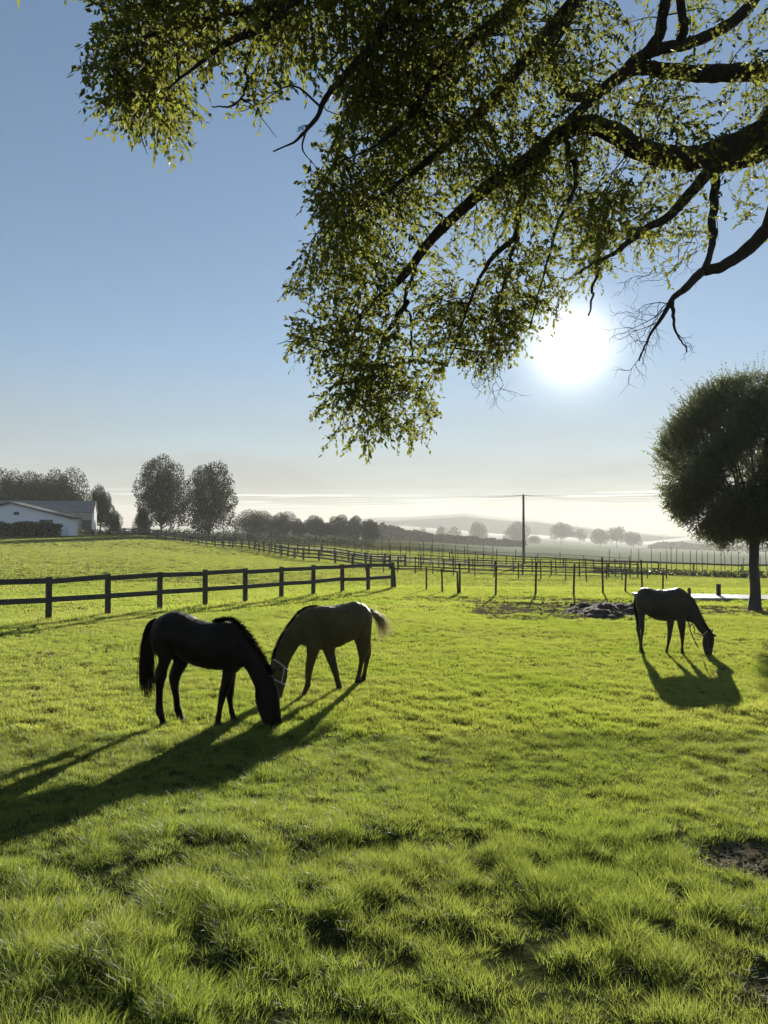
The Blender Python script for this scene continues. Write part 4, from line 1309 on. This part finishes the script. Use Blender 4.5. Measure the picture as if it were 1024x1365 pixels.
# ------------------------------------------------------------------ path, earth heap, clods
m = MB()
pa = [(852, 30.2), (885, 29.9), (940, 29.4), (1000, 29.0), (1080, 28.6), (1300, 28.2)]
xs = np.linspace(852, 1300, 60)
Yc = np.interp(xs, [p[0] for p in pa], [p[1] for p in pa])
Xc = (xs - CX) / F * Yc
zc = ground(Xc, Yc) + 0.09 + 0.02 * (fbm(Xc * 1.3, Yc, 4) - 0.5)
wd = 0.75 + 0.25 * (fbm(Xc * 0.9, Yc * 0 + 2, 14) - 0.5)
n = len(xs)
vv = np.concatenate([np.stack([Xc, Yc - wd, zc - 0.25], 1), np.stack([Xc, Yc - wd, zc], 1), np.stack([Xc, Yc + 0.9, zc + 0.02], 1), np.stack([Xc, Yc + 0.9, zc - 0.25], 1)])
fs = [(r * n + i, r * n + i + 1, (r + 1) * n + i + 1, (r + 1) * n + i) for r in range(3) for i in range(n - 1)] + [(0, n, 2 * n, 3 * n), (n - 1, 4 * n - 1, 3 * n - 1, 2 * n - 1)]
m.add(vv, fs)
tag(m.build('path', M['concrete']), kind='structure')

# heap of dark earth behind the right horse
hp = gpt(812, 23.6); hx, hy = hp.x, hp.y
gxx, gyy = np.meshgrid(np.linspace(-2.4, 2.2, 90), np.linspace(-1.5, 2.6, 80), indexing='ij')
X = gxx + hx; Y = gyy + hy
rr2 = np.sqrt(((gxx - 0.2) / 1.5) ** 2 + ((gyy - 0.5) / 1.7) ** 2)
hgt = 0.30 * (1 - sstep(0.15, 1.05, rr2 + 0.9 * (fbm(X * 1.2, Y * 1.2, 91) - 0.5))) + (fbm(X * 3.5, Y * 3.5, 92, 5) - 0.5) * 0.22 * (1 - sstep(0.8, 1.2, rr2))
z = ground(X, Y) + hgt - 0.06 * sstep(0.9, 1.15, rr2) - 0.02
v = np.stack([X - hx, Y - hy, z - hp.z], -1).reshape(-1, 3)
ii = np.arange(90 * 80).reshape(90, 80)
ff = np.stack([ii[:-1, :-1], ii[1:, :-1], ii[1:, 1:], ii[:-1, 1:]], -1).reshape(-1, 4)
o = raw_mesh('earth_heap', v, ff, M['soil'], k=4, smooth=True); o.location = hp
tag(o, 'heap of dark earth behind the rump of the horse near the round tree', 'earth heap')
# loose clods and straw on the bare soil
ck = np.random.default_rng(5)
m = MB()
for i in range(900):
    if i < 260: X, Y = 6.6 + ck.normal() * 1.5, 25.0 + ck.normal() * 1.9
    elif i < 760: X, Y = 2.7 + ck.normal() * 0.45, 5.45 + ck.normal() * 0.3
    else: X, Y = 1.95 + ck.normal() * 0.35, 3.5 + ck.normal() * 0.2
    if dirt_mask(np.array([X]), np.array([Y]))[0] < 0.25: continue
    s = (0.02 + 0.07 * ck.random() ** 3) if i < 260 else (0.006 + 0.022 * ck.random() ** 2)
    d = ck.normal(size=(6, 3)) * 0.25
    p = np.array([[1, 0, 0], [-1, 0, 0], [0, 1, 0], [0, -1, 0], [0, 0, .7], [0, 0, -.7]]) + d
    m.add(p * s + np.array([X, Y, gz(X, Y) + s * .3]), [(0, 2, 4), (2, 1, 4), (1, 3, 4), (3, 0, 4), (2, 0, 5), (1, 2, 5), (3, 1, 5), (0, 3, 5)])
tag(m.build('soil_clods', M['soil']), 'loose clods scattered over the bare soil patches', 'clods', kind='stuff')
st_ = []
n = 1500
which = ck.random(n) < 0.6
X = np.where(which, 2.75 + ck.normal(size=n) * 0.55, 1.95 + ck.normal(size=n) * 0.4); Y = np.where(which, 5.4 + ck.normal(size=n) * 0.35, 3.5 + ck.normal(size=n) * 0.22)
dm = dirt_mask(X, Y); X, Y = X[dm > 0.2], Y[dm > 0.2]
Z = ground(X, Y) + 0.012 + 0.02 * ck.random(len(X))
dd = ck.normal(size=(len(X), 3)); dd[:, 2] *= 0.18
lv, lf, lr = leaves_mesh(np.stack([X, Y, Z], 1), dd, 0.05 + 0.08 * ck.random(len(X)), np.full(len(X), 0.0022), ck.random(len(X)), droop=0.0)
M['straw'] = simple('straw', (0.16, 0.13, 0.09), (0.30, 0.26, 0.19), 8, 0.8, 0.0)
tag(raw_mesh('straw', lv, lf, M['straw'], attr={'rnd': lr}), 'dry straw strewn on the bare soil in the right foreground', 'straw', kind='stuff')


# ------------------------------------------------------------------ horses
def ray_ground(x, y):
    d = ray(x, y)
    lo, hi = 2.0, 60.0
    f = lambda Y: CAMZ + d[2] / d[1] * Y - gz(d[0] / d[1] * Y, Y)
    for _ in range(50):
        mid = (lo + hi) / 2
        if f(mid) > 0: lo = mid
        else: hi = mid
    return at(x, y, lo)


class Horse:
    def __init__(self, name, label, org, zoom, base_px, yaw, group='grazing horses'):
        self.org, self.zoom = org, zoom
        self.B = ray_ground(*self.px(*base_px))
        self.h = np.array([math.cos(yaw), math.sin(yaw), 0.0])          # heading
        n = np.array([-self.h[1], self.h[0], 0.0])
        if n[1] > 0: n = -n                                              # towards the camera
        self.n = n
        self.root = empty(name, tuple(self.B), 0.0)
        tag(self.root, label, 'horse', group)
        self.body = MB()

    def px(self, zx, zy): return (self.org[0] + zx / self.zoom, self.org[1] + zy / self.zoom)

    def P(self, zx, zy, off=0.0):
        d = ray(*self.px(zx, zy))
        t = (off - (CAM - self.B) @ self.n) / (d @ self.n)
        return CAM + d * t

    def ringloft(self, rings, mb=None, local=True, sides=20, flat=2.3):
        """rings: (top (x,y), bottom (x,y), half width, lateral offset)"""
        V = []
        for (tp_, bt_, hw, off) in rings:
            T, Bm = self.P(*tp_, off), self.P(*bt_, off)
            c, u = (T + Bm) / 2, (T - Bm) / 2
            a = np.arange(sides) / sides * 2 * math.pi
            ca, sa = np.cos(a), np.sin(a)
            e = 2 / flat
            ca = np.sign(ca) * np.abs(ca) ** e; sa = np.sign(sa) * np.abs(sa) ** e
            V.append(c[None] + sa[:, None] * u[None] + ca[:, None] * (self.n * hw)[None])
        n = len(V)
        V = np.concatenate(V) - self.B
        fs = [(i * sides + j, i * sides + (j + 1) % sides, (i + 1) * sides + (j + 1) % sides, (i + 1) * sides + j) for i in range(n - 1) for j in range(sides)]
        fs.append(tuple(reversed(range(sides)))); fs.append(tuple((n - 1) * sides + j for j in range(sides)))
        (mb or self.body).add(V, fs)

    def leg(self, rows, hip_off):
        """rows: (x left, x right, y) down the leg; last row is the sole"""
        l, r, y_ = rows[-1]
        foot = ray_ground(*self.px((l + r) / 2, y_))
        off1 = float((foot - self.B) @ self.n)
        off1 = float(np.clip(off1, hip_off - 0.22, hip_off + 0.22))
        k = len(rows)
        V = []; sides = 14
        tot = rows[-1][2] - rows[0][2]
        for i, (l, r, y_) in enumerate(rows):
            t = (y_ - rows[0][2]) / tot
            off = hip_off * (1 - t) + off1 * t
            A, Bq = self.P(l, y_, off), self.P(r, y_, off)
            c = (A + Bq) / 2; u = (Bq - A) / 2
            # horizontal section: along the heading and across
            rad = np.linalg.norm(u)
            lat = rad * (0.95 if i > 1 else 0.85)
            hd = self.h * rad / max(0.75, abs(self.h @ np.array([1.0, 0, 0])))*0.97
            a = np.arange(sides) / sides * 2 * math.pi
            V.append(c[None] + np.cos(a)[:, None] * hd[None] + np.sin(a)[:, None] * (self.n * min(lat, 0.1))[None])
        print('  hoof z', self.root.name, round(float(V[-1].mean(0)[2] - gz(*V[-1].mean(0)[:2])), 3), 'off', round(off1, 2))
        V = np.concatenate(V) - self.B
        fs = [(i * sides + (j + 1) % sides, i * sides + j, (i + 1) * sides + j, (i + 1) * sides + (j + 1) % sides) for i in range(k - 1) for j in range(sides)]
        fs.append(tuple(range(sides))); fs.append(tuple((k - 1) * sides + j for j in reversed(range(sides))))
        self.body.add(V, fs)

    def ear(self, base, tip, off, w_=0.035, toff=None):
        b, t = self.P(*base, off), self.P(*tip, off if toff is None else toff)
        c = catmull([b - (t - b) * 0.25, b, b * .55 + t * .45, t], 4)
        self.body.tube(c - self.B, np.interp(np.arange(len(c)), [0, 4, 7, len(c) - 1], [w_ * .8, w_ * .85, w_, 0.006]), 10)

    def finish(self, mat, voxel=0.012):
        o = self.body.build('body', [mat, M['hoof']], None, smooth=True)
        o.data.materials.clear()
        rm = o.modifiers.new('r', 'REMESH'); rm.mode = 'VOXEL'; rm.voxel_size = voxel
        smo = o.modifiers.new('s', 'SMOOTH'); smo.factor = 0.5; smo.iterations = 5
        dg = bpy.context.evaluated_depsgraph_get()
        me = bpy.data.meshes.new_from_object(o.evaluated_get(dg))
        o.modifiers.clear()
        old = o.data; o.data = me; bpy.data.meshes.remove(old)
        me.name = 'body'
        me.materials.clear(); me.materials.append(mat); me.materials.append(M['hoof'])
        n = len(me.polygons)
        c = np.empty(n * 3); me.polygons.foreach_get('center', c); c = c.reshape(-1, 3)
        zg_ = ground(c[:, 0] + self.B[0], c[:, 1] + self.B[1]) - self.B[2]
        mi = (c[:, 2] - zg_ < 0.07)
        # only feet, never the muzzle
        hd = (c @ self.h)
        mi &= hd < self.hoof_max if hasattr(self, 'hoof_max') else True
        me.polygons.foreach_set('material_index', mi.astype(np.int32))
        # muscle and rib relief
        from mathutils import noise as mno
        nv = len(me.vertices)
        nrmv = np.empty(nv * 3); me.vertices.foreach_get('normal', nrmv); nrmv = nrmv.reshape(-1, 3)
        cov = np.empty(nv * 3); me.vertices.foreach_get('co', cov); cov = cov.reshape(-1, 3)
        al = cov @ self.h; ac = cov @ self.n
        dsp = np.array([mno.noise(Vector((a * 7.0, b * 5.0, c_[2] * 4.5))) + 0.5 * mno.noise(Vector((a * 16.0, b * 9.0, c_[2] * 9.0))) for a, b, c_ in zip(al, ac, cov)])
        cov = cov + nrmv * (dsp * 0.011 * np.clip(cov[:, 2] / 0.8, 0.15, 1))[:, None]
        me.vertices.foreach_set('co', cov.ravel())
        me.polygons.foreach_set('use_smooth', np.ones(n, bool))
        me.update()
        o.parent = self.root
        self.obj = o

    def strands(self, name, mat, paths, count, spread, r, jit=0.02, sides=3, seed=0):
        """hair: strands following interpolations of guide paths (lists of points)"""
        rg = np.random.default_rng(seed)
        G = [catmull(p, 5) for p in paths]
        nn = min(len(g) for g in G)
        G = np.array([g[:nn] for g in G])
        m = MB()
        for k in range(count):
            w_ = rg.random() * (len(G) - 1); i = min(int(w_), len(G) - 2); f = w_ - i
            c = G[i] * (1 - f) + G[i + 1] * f
            L = 0.65 + 0.35 * rg.random()
            t = np.linspace(0, L, 9)
            c = np.stack([np.interp(t, np.linspace(0, 1, nn), c[:, q]) for q in range(3)], 1)
            off = rg.normal(size=3) * spread
            c = c + off * np.linspace(0.25, 1, 9)[:, None] + np.cumsum(rg.normal(size=(9, 3)) * jit * 0.4, axis=0)
            m.tube(c - self.B, np.linspace(r, r * 0.3, 9) , sides)
        return m.build(name, mat, self.root)

    def strap(self, pts, wdt=0.02, mb=None):
        """flat strap through points (already in world)"""
        c = catmull(pts, 4)
        mb.tube(c - self.B, wdt * 0.5, 6)

    def loop(self, ring, grow, wdt, mb):
        tp_, bt_, hw, off = ring
        T, Bm = self.P(*tp_, off), self.P(*bt_, off)
        c, u = (T + Bm) / 2, (T - Bm) / 2 * grow
        a = np.arange(25) / 24 * 2 * math.pi
        pts = c[None] + np.sin(a)[:, None] * u[None] + np.cos(a)[:, None] * (self.n * hw * grow)[None]
        mb.tube(pts - self.B, wdt * 0.5, 6, cap=False)

    def eye(self, ring, t, side=1):
        tp_, bt_, hw, off = ring
        T, Bm = self.P(*tp_, off), self.P(*bt_, off)
        p = T * (1 - t) + Bm * t + self.n * side * hw * 0.9
        m = MB()
        a = np.linspace(0, math.pi, 7)
        m.tube(np.stack([0 * a, 0 * a, -np.cos(a)], 1) * 0.018 + p - self.B, np.sin(a) * 0.018 + 1e-4, 10)
        m.build('eye', M['eye'], self.root, smooth=True)


# ---- black horse, facing right
H = Horse('horse', 'black horse in front, long dark tail hanging, head down facing right', (175, 800), 4.655, (380, 768), 0.0 - R(6))
rings = [((132, 175), (132, 255), 0.07, 0), ((148, 128), (146, 320), 0.15, 0), ((180, 98), (178, 352), 0.21, 0), ((230, 75), (230, 352), 0.255, 0), ((290, 68), (290, 335), 0.27, 0), ((345, 84), (345, 378), 0.275, 0),
         ((400, 118), (400, 402), 0.285, 0), ((460, 134), (460, 420), 0.29, 0), ((530, 140), (530, 431), 0.28, 0), ((590, 130), (592, 438), 0.255, 0), ((630, 136), (635, 456), 0.235, 0),
         ((665, 158), (660, 450), 0.20, 0), ((705, 200), (680, 425), 0.155, 0), ((745, 255), (700, 414), 0.125, 0), ((785, 318), (722, 442), 0.105, 0), ((820, 383), (746, 487), 0.09, 0), ((850, 436), (770, 545), 0.085, 0),
         ((885, 490), (768, 585), 0.09, 0), ((912, 555), (772, 630), 0.098, 0), ((919, 618), (784, 675), 0.09, 0), ((925, 680), (799, 718), 0.072, 0), ((934, 735), (815, 752), 0.06, 0), ((938, 768), (835, 778), 0.055, 0), ((928, 786), (866, 790), 0.04, 0)]
H.ringloft(rings)
# haunch and shoulder masses
H.ringloft([((150, 200), (150, 300), 0.05, 0.12), ((185, 150), (180, 370), 0.10, 0.14), ((235, 150), (235, 355), 0.11, 0.14), ((285, 180), (285, 310), 0.05, 0.14)])
H.ringloft([((150, 200), (150, 300), 0.05, -0.12), ((190, 150), (190, 360), 0.10, -0.14), ((255, 150), (260, 365), 0.11, -0.14), ((320, 180), (325, 380), 0.05, -0.14)])
H.leg([(148, 285, 300), (165, 268, 345), (170, 245, 385), (152, 228, 435), (143, 222, 475), (150, 205, 515), (152, 197, 560), (152, 194, 640), (150, 200, 690), (158, 205, 712), (174, 210, 742), (176, 226, 760), (174, 240, 782)], 0.13)
H.leg([(230, 350, 320), (262, 362, 375), (250, 345, 415), (234, 312, 465), (236, 300, 505), (246, 294, 545), (260, 300, 600), (264, 304, 650), (266, 316, 685), (276, 320, 706), (284, 330, 725), (286, 350, 742)], -0.14)
H.leg([(556, 650, 380), (562, 640, 430), (562, 634, 480), (556, 620, 525), (546, 610, 560), (542, 590, 600), (535, 572, 650), (530, 562, 700), (522, 562, 728), (520, 556, 750), (514, 562, 782)], 0.12)
H.leg([(570, 655, 400), (580, 650, 470), (588, 640, 540), (588, 636, 590), (594, 630, 620), (602, 634, 660), (606, 642, 700), (612, 648, 718), (616, 656, 735), (614, 672, 752)], -0.10)
H.ear((868, 452), (872, 405), 0.06); H.ear((872, 455), (895, 412), -0.06)
H.hoof_max = 0.75
H.finish(M['coat_black'])
crest = [(520, 136), (560, 126), (610, 120), (650, 142), (690, 180), (725, 222), (755, 265), (785, 315), (812, 362), (838, 412), (858, 445)]
c_ = catmull([H.P(x, y_) for (x, y_) in crest], 5)
m = MB(); rg = np.random.default_rng(4)
for k in range(1700):
    f = rg.random() * (len(c_) - 1.01); i = int(f); p = c_[i] * (1 - f + i) + c_[i + 1] * (f - i)
    tg = c_[i + 1] - c_[i]; tg /= np.linalg.norm(tg)
    up = np.cross(H.n, tg); up = up if up[2] > 0 or abs(up[2]) < 0.3 else -up
    if up @ np.array([1, 0, 0.4]) < 0: up = -up
    L = 0.035 + 0.06 * rg.random()
    d = up + tg * rg.normal() * 0.4 + H.n * rg.normal() * 0.4 + np.array([0, 0, -0.1])
    q = p - up * 0.02 + H.n * rg.normal() * 0.015
    m.tube(np.array([q, q + d * L * .5, q + d * L + H.n * 0.02 * rg.normal() - np.array([0, 0, 0.012])]) - H.B, [0.006, 0.005, 0.001], 3)
m.build('mane', M['hair_black'], H.root)
tl = [[H.P(150, 118, 0.02), H.P(105, 150, 0.03), H.P(76, 250, 0.03), H.P(60, 400, 0.03), H.P(58, 500, 0.02), H.P(72, 590, 0.02)],
      [H.P(152, 125, 0.0), H.P(118, 165, 0.0), H.P(102, 260, 0.0), H.P(98, 400, 0.0), H.P(96, 510, 0.0), H.P(105, 640, 0.0)],
      [H.P(150, 135, -0.02), H.P(128, 185, -0.02), H.P(128, 280, -0.02), H.P(134, 400, -0.02), H.P(138, 500, 0), H.P(140, 570, 0)]]
H.strands('tail', M['hair_black'], tl, 620, 0.018, 0.0042, 0.012, seed=3)
H.eye(rings[18], 0.30, 1)
H1 = H

# ---- bay horse, facing left and towards the camera
H = Horse('horse', 'dark bay horse behind the black one, pale halter and swishing tail, facing left', (350, 790), 5.39, (560, 690), math.pi + R(36))
rings = [((765, 140), (760, 250), 0.08, 0), ((752, 108), (748, 310), 0.16, 0), ((715, 76), (712, 330), 0.22, 0), ((650, 62), (655, 335), 0.25, 0), ((585, 80), (590, 362), 0.27, 0), ((520, 92), (525, 392), 0.28, 0),
         ((455, 94), (455, 412), 0.27, 0), ((400, 97), (395, 412), 0.24, 0), ((355, 102), (345, 402), 0.20, 0), ((315, 114), (305, 388), 0.16, 0), ((275, 142), (278, 376), 0.13, 0), ((235, 186), (256, 384), 0.11, 0), ((192, 242), (236, 414), 0.10, 0),
         ((155, 298), (216, 452), 0.092, 0), ((122, 360), (198, 490), 0.086, 0), ((98, 425), (184, 528), 0.08, 0), ((88, 485), (176, 560), 0.08, 0),
         ((82, 525), (174, 595), 0.09, 0), ((76, 570), (168, 630), 0.09, 0), ((74, 620), (160, 662), 0.078, 0), ((76, 680), (148, 705), 0.062, 0), ((82, 735), (140, 748), 0.055, 0), ((92, 768), (130, 774), 0.04, 0)]
H.ringloft(rings)
H.ringloft([((755, 160), (752, 260), 0.05, 0.10), ((725, 140), (728, 340), 0.10, 0.13), ((685, 140), (700, 350), 0.10, 0.13), ((650, 180), (668, 300), 0.05, 0.13)])
H.leg([(322, 425, 330), (326, 408, 400), (328, 388, 455), (318, 368, 510), (314, 360, 540), (312, 348, 590), (312, 343, 640), (306, 342, 672), (298, 330, 690), (290, 318, 715), (282, 308, 742)], 0.12)
H.leg([(430, 520, 370), (448, 510, 430), (470, 524, 490), (490, 534, 530), (506, 544, 575), (520, 552, 620), (530, 562, 655), (534, 566, 670), (534, 576, 692)], -0.12)
H.leg([(655, 770, 280), (668, 765, 330), (684, 762, 375), (695, 758, 420), (700, 745, 455), (698, 728, 490), (690, 716, 540), (680, 706, 590), (672, 702, 615), (668, 706, 652)], 0.11)
H.leg([(680, 770, 280), (690, 768, 340), (712, 770, 400), (730, 774, 440), (734, 766, 475), (732, 756, 520), (724, 746, 570), (714, 740, 600), (704, 738, 636)], -0.10)
H.ear((75, 515), (45, 560), 0.07, 0.03); H.ear((90, 505), (60, 475), -0.05, 0.03)
H.hoof_max = 0.42
H.finish(M['coat_bay'])
crest = [(400, 97), (350, 101), (300, 118), (255, 160), (215, 210), (175, 265), (140, 325), (112, 385), (94, 440), (88, 490)]
c_ = catmull([H.P(x, y_) for (x, y_) in crest], 5)
m = MB(); rg = np.random.default_rng(5)
for k in range(420):
    f = rg.random() * (len(c_) - 1.01); i = int(f); p = c_[i] * (1 - f + i) + c_[i + 1] * (f - i)
    p = p + np.array([0, 0, 0.008]) + H.n * (-0.01 + rg.normal() * 0.012)
    dn = -H.n * 0.55 + np.array([0, 0, -0.8]) + rg.normal(size=3) * 0.18
    L = 0.08 + 0.08 * rg.random()
    m.tube(np.array([p, p - H.n * 0.03 + np.array([0, 0, 0.006]), p - H.n * 0.05 + dn * L]) - H.B, [0.005, 0.005, 0.0015], 3)
m.build('mane', M['hair_black'], H.root)
tl = [[H.P(765, 128, -0.02), H.P(795, 150, -0.05), H.P(822, 185, -0.08), H.P(835, 230, -0.10), H.P(836, 290, -0.10), H.P(828, 345, -0.10)],
      [H.P(765, 125, -0.02), H.P(800, 148, -0.05), H.P(838, 180, -0.10), H.P(860, 220, -0.12), H.P(884, 275, -0.14), H.P(905, 335, -0.15)],
      [H.P(765, 122, -0.02), H.P(805, 146, -0.05), H.P(848, 172, -0.10), H.P(885, 200, -0.15), H.P(922, 232, -0.18), H.P(955, 290, -0.2)]]
H.strands('tail', M['hair_pale'], tl, 260, 0.034, 0.0040, 0.026, seed=8)
tl2 = [[p for p in g[:3]] for g in tl[:2]] 
tl2 = [g + [g[-1] + (g[-1] - g[-2]) * 0.35] for g in tl2]
H.strands('tail_dock', M['hair_black'], tl2, 330, 0.012, 0.0045, 0.008, seed=9)
m = MB()
H.loop(rings[19], 1.08, 0.022, m); H.loop(rings[16], 1.08, 0.022, m)
for sd in (1, -1):
    a, b = rings[16], rings[19]
    pa_ = (H.P(*a[0]) * 0.45 + H.P(*a[1]) * 0.55) + H.n * sd * a[2] * 1.1
    pb_ = (H.P(*b[0]) * 0.5 + H.P(*b[1]) * 0.5) + H.n * sd * b[2] * 1.1
    H.strap([pa_, (pa_ + pb_) / 2 + H.n * sd * 0.012, pb_], 0.022, m)
m.build('halter', M['strap_pale'], H.root)
H.eye(rings[17], 0.3, 1)
H2 = H

# ---- dark horse by the round tree, facing right
H = Horse('horse', 'dark horse on the right wearing a halter with its lead rope dangling', (835, 770), 5.69, (270, 572), -R(20))
rings = [((64, 150), (66, 195), 0.05, 0), ((74, 122), (74, 225), 0.10, 0), ((90, 97), (88, 262), 0.16, 0), ((108, 82), (106, 264), 0.20, 0), ((132, 74), (130, 266), 0.23, 0), ((180, 80), (176, 300), 0.26, 0), ((235, 91), (230, 322), 0.28, 0), ((295, 92), (296, 330), 0.28, 0), ((345, 82), (348, 328), 0.26, 0),
         ((388, 75), (395, 326), 0.23, 0), ((425, 88), (428, 330), 0.20, 0), ((458, 116), (456, 332), 0.16, 0), ((496, 148), (482, 336), 0.13, 0), ((528, 195), (506, 350), 0.11, 0), ((558, 258), (528, 376), 0.095, 0), ((588, 320), (550, 406), 0.085, 0), ((616, 375), (574, 430), 0.078, 0),
         ((648, 398), (584, 442), 0.085, 0), ((668, 445), (577, 478), 0.095, 0), ((666, 500), (578, 512), 0.09, 0), ((657, 545), (586, 550), 0.072, 0), ((650, 585), (598, 588), 0.058, 0), ((642, 610), (608, 613), 0.045, 0)]
H.ringloft(rings)
H.ringloft([((80, 130), (80, 230), 0.05, 0.10), ((98, 120), (98, 290), 0.09, 0.12), ((135, 130), (128, 280), 0.09, 0.12), ((165, 160), (150, 250), 0.04, 0.12)])
H.ringloft([((360, 130), (365, 300), 0.04, 0.13), ((395, 110), (405, 345), 0.08, 0.13), ((430, 130), (440, 330), 0.06, 0.12), ((450, 170), (455, 290), 0.03, 0.10)])
H.leg([(66, 145, 235), (76, 135, 285), (78, 124, 330), (74, 112, 372), (73, 108, 402), (82, 110, 430), (90, 112, 465), (97, 116, 505), (96, 120, 530), (98, 116, 545), (92, 118, 562)], -0.10)
H.leg([(80, 150, 250), (92, 142, 310), (102, 138, 365), (110, 137, 400), (108, 130, 430), (106, 124, 475), (106, 123, 515), (108, 128, 540), (116, 134, 556), (116, 148, 580)], 0.10)
H.leg([(300, 372, 290), (306, 364, 335), (310, 354, 385), (312, 347, 425), (310, 338, 470), (303, 325, 520), (297, 320, 545), (294, 316, 560), (286, 324, 587)], -0.11)
H.leg([(375, 456, 290), (388, 450, 345), (400, 446, 400), (406, 442, 445), (410, 440, 470), (414, 435, 500), (414, 434, 530), (410, 437, 552), (412, 436, 562), (408, 442, 582)], 0.12)
H.ear((652, 402), (658, 386), -0.05, 0.022); H.ear((664, 432), (688, 452), 0.06, 0.026)
H.hoof_max = 0.5
H.finish(M['coat_dark'])
crest = [(400, 80), (430, 92), (462, 120), (500, 153), (532, 200), (562, 262), (592, 324), (620, 378), (640, 398)]
c_ = catmull([H.P(x, y_) for (x, y_) in crest], 5)
m = MB(); rg = np.random.default_rng(6)
for k in range(360):
    f = rg.random() * (len(c_) - 1.01); i = int(f); p = c_[i] * (1 - f + i) + c_[i + 1] * (f - i)
    sd = -1 if rg.random() < 0.75 else 1
    p = p + H.n * rg.normal() * 0.012
    L = 0.09 + 0.08 * rg.random()
    dn = H.n * sd * 0.6 + np.array([0, 0, -0.8]) + rg.normal(size=3) * 0.15
    m.tube(np.array([p, p + H.n * sd * 0.03 + np.array([0, 0, 0.006]), p + H.n * sd * 0.05 + dn * L]) - H.B, [0.005, 0.005, 0.0015], 3)
m.build('mane', M['hair_black'], H.root)
tl = [[H.P(76, 122, 0.03), H.P(66, 150, 0.03), H.P(64, 200, 0.03), H.P(70, 260, 0.02), H.P(80, 320, 0.0), H.P(86, 370, -0.02)],
      [H.P(78, 122, -0.03), H.P(72, 150, -0.03), H.P(72, 205, -0.03), H.P(80, 265, -0.03), H.P(90, 325, -0.04), H.P(96, 375, -0.04)]]
H.strands('tail', M['hair_black'], tl, 300, 0.012, 0.0045, 0.008, seed=5)
m = MB()
H.loop(rings[20], 1.08, 0.02, m); H.loop(rings[17], 1.10, 0.022, m)
for sd in (1, -1):
    a, b = rings[17], rings[20]
    pa_ = (H.P(*a[0]) * 0.45 + H.P(*a[1]) * 0.55) + H.n * sd * a[2] * 1.1
    pb_ = (H.P(*b[0]) + H.P(*b[1])) / 2 + H.n * sd * b[2] * 1.1
    H.strap([pa_, (pa_ + pb_) / 2 + H.n * sd * 0.02, pb_], 0.02, m)
m.build('halter', M['strap_dark'], H.root)
m = MB(); H.loop(((622, 392), (580, 432), 0.084, 0), 1.06, 0.02, m); m.build('neck_strap', M['strap_pale'], H.root)
H.eye(rings[18], 0.28, 1)
rope = MB()
ro = np.array(H.P(470, 335, 0.1))
pts = [H.P(468, 330, 0.15), H.P(476, 360, 0.17), H.P(484, 395, 0.17), H.P(500, 440, 0.16), H.P(522, 485, 0.15), H.P(546, 530, 0.14)]
c = catmull(pts, 5); rope.tube(c - ro, 0.011, 6)
c = catmull([H.P(480, 375, 0.17), H.P(498, 352, 0.16), H.P(520, 395, 0.15), H.P(512, 418, 0.14), H.P(545, 425, 0.13), H.P(585, 440, 0.10)], 5); rope.tube(c - ro, 0.011, 6)
rope.build('lead_rope', M['strap_dark'], None, True, None)
o = bpy.data.objects['lead_rope']; o.location = ro
tag(o, 'dark lead rope dangling below the neck of the horse on the right', 'rope')
H3 = H

# ------------------------------------------------------------------ haze
m = MB()
x0, x1, y0, y1, z0, z1 = -2600, 2600, -40, 1800, -110, 52
m.box(((x0 + x1) / 2, (y0 + y1) / 2, (z0 + z1) / 2), (x1 - x0, y1 - y0, z1 - z0))
hz = NT('haze')
pv = hz.n('ShaderNodeVolumePrincipled')
pv.inputs['Color'].default_value = (0.95, 0.97, 0.94, 1)
pv.inputs['Density'].default_value = 0.00023
pv.inputs['Anisotropy'].default_value = 0.3
hz.l(pv.outputs[0], hz.out.inputs['Volume'])
ho = m.build('haze', hz.m)
tag(ho, kind='stuff')

# ------------------------------------------------------------------ render settings
scene.render.resolution_x, scene.render.resolution_y = 768, 1024
c = scene.cycles
c.use_denoising = True
try: c.denoiser = 'OPENIMAGEDENOISE'
except Exception: pass
c.max_bounces = 8; c.diffuse_bounces = 3; c.glossy_bounces = 2; c.transmission_bounces = 5; c.volume_bounces = 1; c.transparent_max_bounces = 4
c.sample_clamp_indirect = 4.0
c.use_adaptive_sampling = True; c.adaptive_threshold = 0.015
vs = scene.view_settings
vs.view_transform = 'Standard'; vs.look = 'None'; vs.gamma = 1; vs.use_curve_mapping = False
vs.exposure = 1.0
